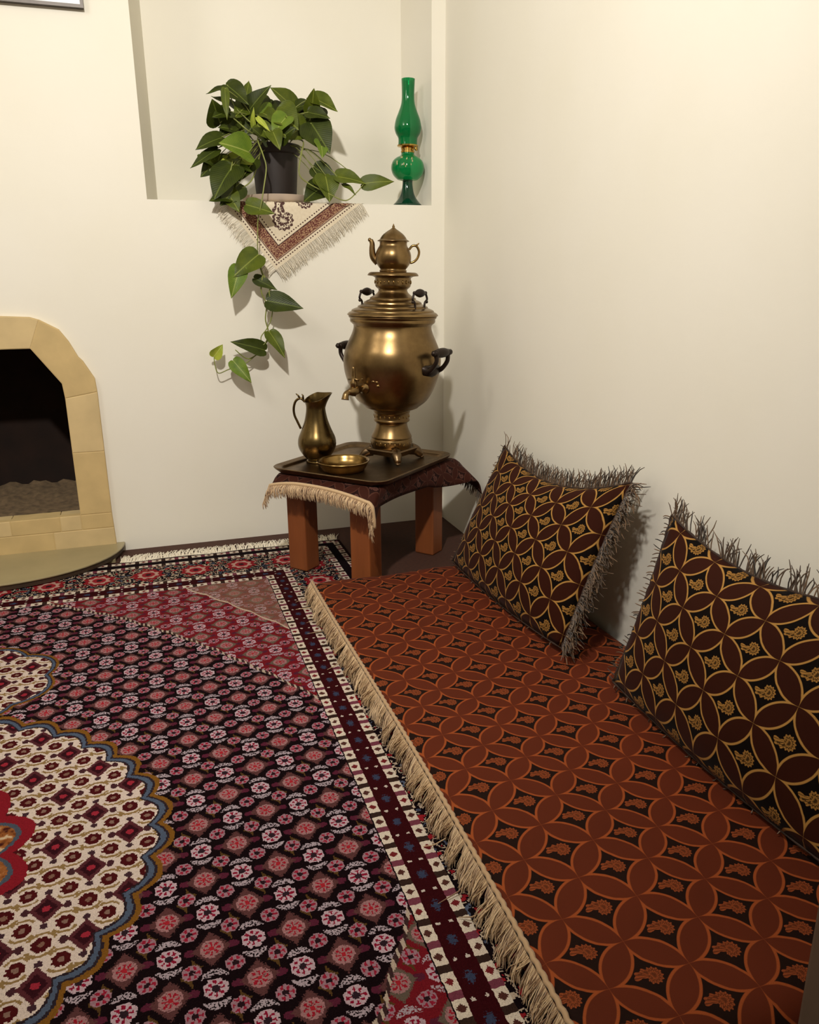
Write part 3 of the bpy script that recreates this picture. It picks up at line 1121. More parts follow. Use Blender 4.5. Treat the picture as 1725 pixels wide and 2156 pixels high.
stuff(fm.build('fringe', MAT['trim'], cl))
fm = MB()
for i in range(260):
    a = -0.225 + 0.547 * (i + random.random()) / 260
    p = cloth_pt(a, 0.365)
    L = 0.022 + 0.012 * random.random()
    dx = random.uniform(-0.008, 0.008)
    strand(fm, [p, p + Vector((dx * 0.5, -0.004, -L * 0.5)), p + Vector((dx, -0.010, -L))], 0.0012)
stuff(fm.build('back_fringe', MAT['dark_thread'], cl))

# ------------------------------------------------------------------ tray
TZ = 0.3415
tr = empty('serving_tray', (SC.x - 0.008, SC.y, TZ), -R(48.5))
tag(tr, 'dark rectangular copper tray with raised rim on the cloth-covered stool', 'tray')


def rrect(hx, hy, r, z, n=6):
    out = []
    for (cx, cy, a0) in ((hx - r, hy - r, 0), (-hx + r, hy - r, 90), (-hx + r, -hy + r, 180), (hx - r, -hy + r, 270)):
        for i in range(n + 1):
            a = R(a0 + 90 * i / n)
            out.append((cx + r * math.cos(a), cy + r * math.sin(a), z))
    return out


rings = [(0.205, 0.226, 0.050, 0.0), (0.213, 0.234, 0.046, 0.010), (0.216, 0.237, 0.046, 0.0155), (0.2135, 0.2345, 0.045, 0.0175), (0.209, 0.230, 0.044, 0.016),
         (0.200, 0.221, 0.042, 0.013), (0.196, 0.217, 0.040, 0.0115), (0.194, 0.215, 0.039, 0.009), (0.191, 0.212, 0.038, 0.0045), (0.188, 0.209, 0.037, 0.0035)]
v = []; f = []
nr = 28
for r_ in rings:
    v += rrect(*r_)
for j in range(len(rings) - 1):
    for i in range(nr):
        f.append((j * nr + i, j * nr + (i + 1) % nr, (j + 1) * nr + (i + 1) % nr, (j + 1) * nr + i))
f.append(tuple(range(nr - 1, -1, -1)))
f.append(tuple(range((len(rings) - 1) * nr, len(rings) * nr)))
auto_smooth(mesh_obj('tray_dish', v, f, MAT['tray'], tr, True), 40)
TF = TZ + 0.0037                                # upper face of the tray floor

# ------------------------------------------------------------------ samovar
e_r = Vector((math.cos(yaw), -math.sin(yaw), 0))
e_t = Vector((-math.sin(yaw), -math.cos(yaw), 0))
SAM = Vector((-0.3270, -0.3708, TF + 0.0022))
d_sp = (-0.6 * e_r + 0.8 * e_t)                 # where the tap points
d_h = (0.8 * e_r + 0.6 * e_t)                   # where the handles point
sam = empty('samovar', SAM)
tilt = Matrix.Rotation(R(1.3), 4, -e_t)         # it leans slightly
sam.matrix_basis = Matrix.Translation(SAM) @ tilt
tag(sam, 'large round brass samovar with dark side handles and tap on the tray', 'samovar')
Z = lambda z: z - TF                            # world height to height above tray


def lathe(name, prof, mat, parent, n=64, smooth=3, ang=38):
    return auto_smooth(MB().lathe(smooth_prof(prof, smooth) if smooth else prof, n).build(name, mat, parent), ang)


# footed square stand
st = MB()
sq = []
fc_ = e_t * 0.97 + e_r * 0.22
ang0 = math.atan2(fc_.y, fc_.x)
for hw, z in ((0.060, 0.022), (0.064, 0.032), (0.066, 0.038), (0.063, 0.042), (0.052, 0.0435)):
    for q in rrect(hw * 1.09, hw * 1.09, 0.012, z, 3):
        p = Vector(q); p.rotate(Matrix.Rotation(ang0 + R(45), 3, 'Z')); sq.append(p)
nr = 16
f = []
for j in range(4):
    for i in range(nr):
        f.append((j * nr + i, j * nr + (i + 1) % nr, (j + 1) * nr + (i + 1) % nr, (j + 1) * nr + i))
f.append(tuple(range(nr - 1, -1, -1))); f.append(tuple(range(4 * nr, 5 * nr)))
st.add(sq, f)
auto_smooth(st.build('stand', MAT['tray'], sam))
for k in range(4):
    a = ang0 + math.pi / 2 * k
    d = Vector((math.cos(a), math.sin(a), 0)); s = Vector((-d.y, d.x, 0))
    ft = MB()
    pts_ = [d * 0.068 + Vector((0, 0, 0.032)), d * 0.086 + Vector((0, 0, 0.026)), d * 0.098 + Vector((0, 0, 0.015)), d * 0.106 + Vector((0, 0, 0.0095))]
    ft.tube(catmull(pts_, 4), [0.021 - 0.011 * i / 12 for i in range(13)], 8)
    ft.ball(d * 0.105 + Vector((0, 0, 0.0055)), 0.010, 10, 6, (1, 1, 0.52))
    ft.build('foot', MAT['tray'], sam)
lathe('pedestal', [(0.066, Z(.388)), (0.069, Z(.398)), (0.0695, Z(.412)), (0.067, Z(.419)), (0.068, Z(.424)), (0.064, Z(.432)), (0.057, Z(.447)), (0.0520, Z(.464)), (0.0535, Z(.472)),
                   (0.0590, Z(.475)), (0.0605, Z(.480)), (0.0585, Z(.484)), (0.0590, Z(.502)), (0.0615, Z(.506)), (0.060, Z(.511)), (0.070, Z(.516))], MAT['brass'], sam)
# chased ornament bands
for nm, zc, rr_, cnt, hz in (('foot_ornament_band', .405, 0.0690, 26, 0.0085), ('neck_ornament_band', .493, 0.0588, 22, 0.0075)):
    ob = MB()
    for i in range(cnt):
        a = 2 * math.pi * i / cnt
        rq = rr_ - 0.0022
        ob.ball((rq * math.cos(a), rq * math.sin(a), Z(zc) + 0.0015 * (-1) ** i), 0.0052, 6, 4, (0.8, 0.8, hz / 0.0062))
    ob.build(nm, MAT['brass_light'], sam)
lathe('body', [(0.068, Z(.514)), (0.0868, Z(.5213)), (0.090, Z(.526)), (0.093, Z(.527)), (0.1164, Z(.5466)), (0.1348, Z(.577)), (0.1484, Z(.6123)), (0.1565, Z(.643)), (0.1590, Z(.674)),
               (0.1546, Z(.7044)), (0.1433, Z(.733)), (0.1320, Z(.7574)), (0.1262, Z(.776)), (0.1262, Z(.786)), (0.1300, Z(.790)), (0.1330, Z(.796))], MAT['brass'], sam, 80, 4)
lathe('rim', [(0.1300, Z(.792)), (0.1350, Z(.794)), (0.1375, Z(.800)), (0.1370, Z(.806)), (0.1400, Z(.809)), (0.1420, Z(.813)), (0.1395, Z(.815))], MAT['brass'], sam, 80, 3, 50)
lathe('lid', [(0.1390, Z(.8145)), (0.1450, Z(.8165)), (0.1455, Z(.8195)), (0.1400, Z(.825)), (0.1330, Z(.8285)), (0.1310, Z(.833)), (0.1200, Z(.838)), (0.1130, Z(.8405)), (0.1110, Z(.845)),
              (0.0980, Z(.8505)), (0.0930, Z(.853)), (0.0910, Z(.858)), (0.0800, Z(.8635)), (0.0740, Z(.866)), (0.0725, Z(.871)), (0.0600, Z(.878)), (0.0500, Z(.886)), (0.0460, Z(.893))], MAT['brass'], sam, 80, 3, 30)
lathe('crown', [(0.0455, Z(.890)), (0.0465, Z(.897)), (0.0500, Z(.900)), (0.0555, Z(.906)), (0.0570, Z(.913)), (0.0570, Z(.930)), (0.0590, Z(.933)), (0.0660, Z(.9365)), (0.0795, Z(.938)),
                (0.0805, Z(.941)), (0.0760, Z(.9465)), (0.0690, Z(.949)), (0.0600, Z(.947)), (0.0420, Z(.9465))], MAT['brass'], sam, 64, 3, 40)
ob = MB()
for i in range(24):
    a = 2 * math.pi * i / 24
    ob.box((-0.003, -0.0012, -0.0075), (0.003, 0.0012, 0.0075)) if False else None
    c_ = Vector((0.0568 * math.cos(a), 0.0568 * math.sin(a), Z(.919)))
    ob.ball(c_, 0.0044, 6, 4, (0.7, 0.7, 1.5 if i % 3 else 0.7))
ob.build('crown_ornament_band', MAT['brass_light'], sam)


def arm_pts(d, s, r0, r1, z0, z1, off):
    return catmull([d * r0 + s * off + Vector((0, 0, z0)), d * (r0 + 0.030) + s * off + Vector((0, 0, z0 + 0.004)), d * r1 + s * off + Vector((0, 0, (z0 + z1) / 2 + 0.004)), d * r1 + s * off * 1.05 + Vector((0, 0, z1))], 5)


for sg in (1, -1):
    d = d_h * sg
    s = Vector((-d.y, d.x, 0))
    hd = MB()
    pl = MB().lathe([(0.026, 0.0), (0.030, 0.003), (0.026, 0.008), (0.012, 0.010)], 20)
    rot = Vector((0, 0, 1)).rotation_difference((d + Vector((0, 0, 0.05))).normalized()).to_matrix().to_4x4()
    for off in (-0.030, 0.030):
        hd.tube(arm_pts(d, s, 0.142, 0.196, Z(.652), Z(.706), off), [0.010, 0.010, 0.0095, 0.009, 0.0085, 0.008, 0.0075, 0.007, 0.007, 0.007, 0.007, 0.007, 0.007, 0.0075, 0.008, 0.0085], 10)
        hd.ball(d * 0.196 + s * off * 1.05 + Vector((0, 0, Z(.710))), 0.0115, 12, 8)
    hd.tube([d * 0.138 + Vector((0, 0, Z(.668))) + s * 0.044, d * 0.1535 + Vector((0, 0, Z(.655))) + s * 0.030, d * 0.1575 + Vector((0, 0, Z(.652))), d * 0.1535 + Vector((0, 0, Z(.655))) - s * 0.030, d * 0.138 + Vector((0, 0, Z(.668))) - s * 0.044], [0.006, 0.017, 0.020, 0.017, 0.006], 10)
    h_ = hd.build('side_handle', MAT['iron'], sam)
    gp = MB()
    c0 = d * 0.196 + Vector((0, 0, Z(.711)))
    gp.tube([c0 + s * t for t in (-0.052, -0.046, -0.038, -0.028, -0.014, 0, 0.014, 0.028, 0.038, 0.046, 0.052)], [0.005, 0.009, 0.007, 0.011, 0.0145, 0.0155, 0.0145, 0.011, 0.007, 0.009, 0.005], 12)
    gp.build('grip', MAT['iron'], h_)
    # small lifting handle on the lid
    lh = MB()
    cc = d * 0.107
    for off in (-0.033, 0.033):
        lh.tube(catmull([cc + s * off * 0.75 + Vector((0, 0, Z(.839))), cc + s * off * 0.80 + Vector((0, 0, Z(.858))), cc + s * off * 1.15 + Vector((0, 0, Z(.868))), cc + s * off * 1.0 + Vector((0, 0, Z(.882))), cc + s * off * 0.8 + Vector((0, 0, Z(.889)))], 4), 0.0036, 8)
        lh.ball(cc + s * off * 1.1 + Vector((0, 0, Z(.861))), 0.0052, 8, 6)
        lh.ball(cc + s * off * 0.9 + Vector((0, 0, Z(.888))), 0.0058, 8, 6)
    lh.tube([cc - s * 0.025 + Vector((0, 0, Z(.888))), cc + s * 0.025 + Vector((0, 0, Z(.888)))], 0.004, 8)
    l_ = lh.build('lid_handle', MAT['iron'], sam)
    gp = MB()
    c0 = cc + Vector((0, 0, Z(.8875)))
    gp.tube([c0 + s * t for t in (-0.034, -0.024, -0.015, -0.006, 0, 0.006, 0.015, 0.024, 0.034)], [0.003, 0.0055, 0.0095, 0.0125, 0.0132, 0.0125, 0.0095, 0.0055, 0.003], 12)
    gp.build('knob', MAT['iron'], l_)
# tap
tp = MB()
zt = Z(.598)
base_ = d_sp * 0.140
sv = Vector((-d_sp.y, d_sp.x, 0))
tp.tube([d_sp * r_ + Vector((0, 0, zt - max(0, r_ - 0.16) * 0.12)) for r_ in (0.138, 0.146, 0.150, 0.170, 0.176, 0.186, 0.206, 0.212, 0.222)], [0.020, 0.020, 0.011, 0.010, 0.014, 0.015, 0.014, 0.010, 0.009], 14)
tp.tube(catmull([d_sp * 0.218 + Vector((0, 0, zt - 0.006)), d_sp * 0.230 + Vector((0, 0, zt - 0.012)), d_sp * 0.234 + Vector((0, 0, zt - 0.028))], 4), [0.009, 0.009, 0.009, 0.009, 0.0095, 0.010, 0.0105, 0.0115, 0.0120], 12)
tap = tp.build('tap', MAT['brass'], sam)
ky = MB()
kc = d_sp * 0.194 + Vector((0, 0, zt))
ky.tube([kc + Vector((0, 0, z)) for z in (-0.020, 0.016, 0.022, 0.030, 0.044, 0.056, 0.066, 0.072)], [0.008, 0.011, 0.012, 0.006, 0.007, 0.0055, 0.006, 0.003], 12)
ky.tube([kc + sv * -0.020 + Vector((0, 0, 0.030)), kc + Vector((0, 0, 0.034)), kc + sv * 0.020 + Vector((0, 0, 0.030))], 0.0035, 8)
ky.build('key', MAT['brass'], tap)
# scrolled rosette behind the tap
ro = MB()
for i in range(9):
    a = R(180) * i / 8
    th = 0.055 * math.cos(a); zz = zt + 0.030 * math.sin(a) * (1 if i % 2 else 0.6)
    dd = (d_sp + sv * th / 0.145).normalized()
    ro.ball(dd * 0.1475 + Vector((0, 0, zz + 0.01)), 0.008, 8, 5, (0.9, 0.9, 0.7))
ro.build('tap_rosette', MAT['brass'], sam)

# ------------------------------------------------------------------ teapot on the samovar
tilt_p = tilt @ Vector((0, 0, Z(.9478)))
tpt = empty('teapot', SAM + tilt_p)
tpt.matrix_basis = Matrix.Translation(SAM + tilt_p) @ tilt
tag(tpt, 'small round brass teapot with pointed lid on top of the samovar', 'teapot')
lathe('body', [(0.040, 0.0), (0.0425, 0.002), (0.0430, 0.007), (0.0405, 0.010), (0.0470, 0.018), (0.0545, 0.031), (0.0568, 0.046), (0.0545, 0.060), (0.0490, 0.072), (0.0440, 0.080), (0.0428, 0.087), (0.0440, 0.092), (0.0445, 0.093)], MAT['brass'], tpt, 56)
ld = MB().lathe(smooth_prof([(0.0440, 0.0925), (0.0495, 0.0935), (0.0490, 0.096), (0.0430, 0.099), (0.0390, 0.1055), (0.0320, 0.114), (0.0200, 0.123), (0.0090, 0.130), (0.0040, 0.1345), (0.0045, 0.137), (0.0030, 0.140), (0.0006, 0.146)], 3), 48)
auto_smooth(ld.build('lid', MAT['brass'], tpt))
sp = MB()
sdir = -e_r
spp = catmull([sdir * 0.048 + Vector((0, 0, 0.030)), sdir * 0.063 + Vector((0, 0, 0.046)), sdir * 0.0665 + Vector((0, 0, 0.068)), sdir * 0.0665 + Vector((0, 0, 0.086)), sdir * 0.071 + Vector((0, 0, 0.097))], 4)
sp.tube(spp, [0.012 - 0.0055 * i / 16 for i in range(17)], 12)
sp.ball(spp[-1] + sdir * 0.003, 0.0062, 8, 6)
sp.build('spout', MAT['brass'], tpt)
hn = MB()
hn.tube(catmull([e_r * 0.050 + Vector((0, 0, 0.070)), e_r * 0.060 + Vector((0, 0, 0.081)), e_r * 0.073 + Vector((0, 0, 0.080)), e_r * 0.081 + Vector((0, 0, 0.064)), e_r * 0.077 + Vector((0, 0, 0.046)), e_r * 0.066 + Vector((0, 0, 0.034)), e_r * 0.053 + Vector((0, 0, 0.030))], 5), 0.0038, 8)
hn.tube([e_r * 0.070 + Vector((0, 0, 0.081)), e_r * 0.078 + Vector((0, 0, 0.087)), e_r * 0.081 + Vector((0, 0, 0.090))], [0.0035, 0.0025, 0.001], 6)
hn.build('handle', MAT['brass_light'], tpt)

# ------------------------------------------------------------------ jug
JG = Vector((-0.5690, -0.3200, TF + 0.0002))
jug = empty('brass_jug', JG)
tag(jug, 'slender brass jug with wide pouring lip and thin handle on tray', 'jug')
jp = smooth_prof([(0.036, 0.0), (0.0385, 0.002), (0.0375, 0.006), (0.0330, 0.010), (0.0440, 0.020), (0.0575, 0.040), (0.0632, 0.060), (0.0610, 0.082), (0.0505, 0.107), (0.0385, 0.140), (0.0325, 0.170), (0.0315, 0.188), (0.0335, 0.204), (0.0370, 0.216)], 4)
n = 48
mb = MB().lathe(jp, n, cap=False)
inner = [(r_ - 0.0025, z_ + (0.002 if i == 0 else 0)) for i, (r_, z_) in enumerate(jp)]
k0 = len(mb.v)
vi = []
for (r_, z_) in reversed(inner):
    for i in range(n):
        a = 2 * math.pi * i / n
        vi.append((r_ * math.cos(a), r_ * math.sin(a), z_))
mb.v += [Vector(p) for p in vi]
m2 = len(jp)
for j in range(m2 - 1):
    for i in range(n):
        mb.f.append([k0 + j * n + i, k0 + j * n + (i + 1) % n, k0 + (j + 1) * n + (i + 1) % n, k0 + (j + 1) * n + i])
for i in range(n):                                 # lip joins outer and inner wall
    mb.f.append([(m2 - 1) * n + i, (m2 - 1) * n + (i + 1) % n, k0 + (i + 1) % n, k0 + i])
mb.f.append([k0 + (m2 - 1) * n + i for i in range(n)])
mb.f.append(list(range(n - 1, -1, -1)))
lipd = (e_r * 0.97 + e_t * 0.1).normalized()
for p in mb.v:                                     # draw the lip out to the right, raise it at the back
    if p.z > 0.178:
        w = ((p.z - 0.178) / 0.038) ** 1.3
        h = Vector((p.x, p.y, 0))
        c_ = h.normalized().dot(lipd) if h.length > 1e-5 else 0
        bk = h.normalized().dot(-e_t) if h.length > 1e-5 else 0
        pull = max(0, c_) ** 3
        p += lipd * 0.020 * w * pull
        p.z += w * (0.014 * pull + 0.012 * max(0, bk) - 0.012 * max(0, -c_) - 0.010 * max(0, -bk) * (1 - pull))
auto_smooth(mb.build('body', MAT['brass_green'], jug), 50)
hn = MB()
L_ = -e_r
hn.tube(catmull([L_ * 0.034 + Vector((0, 0, 0.200)), L_ * 0.048 + Vector((0, 0, 0.212)), L_ * 0.064 + Vector((0, 0, 0.204)), L_ * 0.072 + Vector((0, 0, 0.182)), L_ * 0.071 + Vector((0, 0, 0.158)), L_ * 0.062 + Vector((0, 0, 0.135)), L_ * 0.052 + Vector((0, 0, 0.112))], 5), 0.0040, 8)
hn.tube([L_ * 0.050 + Vector((0, 0, 0.212)), L_ * 0.056 + Vector((0, 0, 0.222)), L_ * 0.063 + Vector((0, 0, 0.228))], [0.004, 0.003, 0.0015], 6)
hn.tube([L_ * 0.040 + Vector((0, 0, 0.208)), L_ * 0.040 + Vector((0, 0, 0.222)), L_ * 0.044 + Vector((0, 0, 0.226))], [0.004, 0.003, 0.0015], 6)
hn.build('handle', MAT['brass_green'], jug)

# ------------------------------------------------------------------ bowl
bw = empty('brass_bowl', (-0.5170, -0.4700, TF))
tag(bw, 'shallow round brass bowl standing at the front of the tray', 'bowl')
bp = [(0.0640, 0.0), (0.0668, 0.002), (0.0720, 0.010), (0.0775, 0.021), (0.0800, 0.028), (0.0835, 0.031), (0.0850, 0.0325), (0.0840, 0.034), (0.0800, 0.0335), (0.0770, 0.029), (0.0735, 0.020), (0.0680, 0.009), (0.0600, 0.0035), (0.0300, 0.003)]
auto_smooth(MB().lathe(bp, 64).build('dish', MAT['brass_light'], bw), 50)

# ------------------------------------------------------------------ oil lamp in the niche
lp = empty('oil_lamp', (-0.1215, 0.062, NZ0))
lp.matrix_basis = Matrix.Translation((-0.1215, 0.062, NZ0 + 0.0006)) @ Matrix.Rotation(R(0.8), 4, -e_t)
tag(lp, 'green glass oil lamp with tall chimney at the right end of niche', 'lamp')
lathe('foot', [(0.0500, 0.0), (0.0520, 0.002), (0.0515, 0.006), (0.0440, 0.013), (0.0320, 0.028), (0.0235, 0.046), (0.0190, 0.068), (0.0180, 0.084), (0.0200, 0.088)], MAT['glass_dark'], lp, 24, 3)
lathe('reservoir', [(0.0190, 0.0875), (0.0330, 0.0890), (0.0400, 0.0930), (0.0520, 0.1050), (0.0590, 0.1220), (0.0590, 0.1380), (0.0530, 0.1530), (0.0420, 0.1630), (0.0300, 0.1690), (0.0240, 0.1740), (0.0230, 0.1800)], MAT['glass'], lp, 48)
bn = MB().lathe([(0.0220, 0.179), (0.0245, 0.180), (0.0245, 0.186), (0.0225, 0.187), (0.0225, 0.190), (0.0250, 0.191), (0.0250, 0.194), (0.0210, 0.195), (0.0300, 0.199), (0.0375, 0.2005), (0.0380, 0.2045), (0.0360, 0.2050), (0.0360, 0.2025), (0.0200, 0.202), (0.0120, 0.212), (0.0070, 0.222), (0.0050, 0.240), (0.0030, 0.241)], 40)
bo = auto_smooth(bn.build('burner', MAT['gold'], lp))
kn = MB()
kd = (e_r * 0.8 + e_t * 0.6)
kn.tube([kd * 0.020 + Vector((0, 0, 0.192)), kd * 0.036 + Vector((0, 0, 0.191))], 0.0015, 6)
kn.tube([kd * 0.036 + Vector((0, 0, 0.191)), kd * 0.040 + Vector((0, 0, 0.191))], 0.0075, 14)
kn.build('wick_knob', MAT['gold'], bo)
# chimney with a real wall
cp = smooth_prof([(0.0345, 0.2040), (0.0340, 0.2200), (0.0355, 0.2300), (0.0430, 0.2420), (0.0478, 0.2570), (0.0475, 0.2700), (0.0430, 0.2900), (0.0340, 0.3120), (0.0255, 0.3350), (0.0225, 0.3550), (0.0222, 0.3800), (0.0238, 0.4180)], 4)
full = cp + [(r_ - 0.0018, z_) for r_, z_ in reversed(cp)]
full.append(full[0])
auto_smooth(MB().lathe(full, 48, cap=False).build('chimney', MAT['glass'], lp), 60)
# painted flower sprig on the reservoir
dc = MB()
rs = random.Random(5)
for i in range(16):
    a = math.atan2(e_t.y, e_t.x) + rs.uniform(-0.75, 0.35)
    zz = rs.uniform(0.128, 0.160)
    rr_ = 0.0592 if zz < 0.14 else 0.0592 - (zz - 0.14) * 0.72
    dc.ball((rr_ * math.cos(a), rr_ * math.sin(a), zz), rs.uniform(0.003, 0.0075), 8, 4, (0.5, 0.5, 0.9))
MAT['decal'] = m_plain('painted_sprig', (150, 146, 104), 0.5, 0, 0.4, 120)
dc.build('painted_sprig', MAT['decal'], lp)

# ------------------------------------------------------------------ paisley cloth hanging from the niche
tc = empty('paisley_cloth', (-0.60, 0.05, NZ0))
tag(tc, 'cream paisley cloth with maroon border hanging in a point from niche', 'cloth')
AP = (-0.626, 0.222)
uL = (-0.6, -0.8); uR = (0.815, -0.58)
DA, DB = 0.305, 0.405


def termeh_pt(a, c, lift=0.0):
    x = AP[0] + a * uL[0] + c * uR[0]
    s = AP[1] + a * uL[1] + c * uR[1]
    if s > 0.006:
        wob = 0.0025 * math.sin(x * 40.0) * min(1, s / 0.1)
        return Vector((x, -0.0045 - wob - 0.003 - lift, NZ0 + 0.002 - s))
    if s > -0.006:
        t = (0.006 - s) / 0.012
        return Vector((x, -0.0075 + 0.0115 * t - lift * (1 - t), NZ0 - 0.004 + 0.0058 * min(1.0, t * 1.6)))
    return Vector((x, min(0.26, -s), NZ0 + 0.0018))


n1, n2 = 40, 52
v = []; uv = []; f = []
for j in range(n2 + 1):
    for i in range(n1 + 1):
        a = DA * i / n1; c = DB * j / n2
        v.append(termeh_pt(a, c)); uv.append((c, a))
for j in range(n2):
    for i in range(n1):
        p = j * (n1 + 1) + i
        f.append((p, p + 1, p + n1 + 2, p + n1 + 1))
child(mesh_obj('fabric', v, f, MAT['termeh'], None, True, uv), tc)
fm = MB()
for (cnt, which) in ((210, 'L'), (270, 'R')):
    for i in range(cnt):
        t = (i + random.random()) / cnt
        if which == 'L':
            p = termeh_pt(t * DA, 0); o_ = Vector((-0.815, 0, -0.58))
        else:
            p = termeh_pt(0, t * DB); o_ = Vector((0.6, 0, -0.8))
        if p.y > 0.0:
            continue
        L = 0.034 + 0.014 * random.random()
        bend = Vector((random.uniform(-0.4, 0.4), random.uniform(-0.2, 0.05), -0.5 + random.uniform(-0.3, 0.3)))
        strand(fm, [p, p + o_ * L * 0.4, p + o_ * L * 0.7 + bend * L * 0.15, p + o_ * L * 0.85 + bend * L * 0.4], 0.0010)
child(stuff(fm.build('fringe', MAT['cream_thread'], None)), tc)

# ------------------------------------------------------------------ saucer and potted plant
PC = Vector((-0.588, 0.128, 0))
sc_ = empty('plant_saucer', (PC.x, PC.y, NZ0 + 0.0025))
tag(sc_, 'round beige plastic saucer under the dark plant pot', 'saucer')
auto_smooth(MB().lathe([(0.100, 0.0), (0.112, 0.002), (0.118, 0.010), (0.123, 0.022), (0.124, 0.025), (0.121, 0.0255), (0.117, 0.020), (0.110, 0.007), (0.060, 0.005)], 56).build('dish', MAT['saucer'], sc_), 50)
pl_ = empty('potted_pothos', (PC.x, PC.y, NZ0 + 0.008))
tag(pl_, 'trailing green pothos in a dark pot with vines over the niche', 'plant')
PZ = NZ0 + 0.008
po = MB().lathe([(0.066, 0.0), (0.069, 0.003), (0.0765, 0.100), (0.0800, 0.155), (0.0860, 0.157), (0.0885, 0.160), (0.0900, 0.185), (0.0885, 0.187), (0.0855, 0.186), (0.0840, 0.170), (0.0300, 0.168)], 56)
auto_smooth(po.build('pot', MAT['pot'], pl_), 40)
sv_ = MB().lathe([(0.0005, 0.176), (0.03, 0.177), (0.06, 0.175), (0.0845, 0.172)], 40, cap=False)
sv_.build('soil', MAT['soil'], pl_)

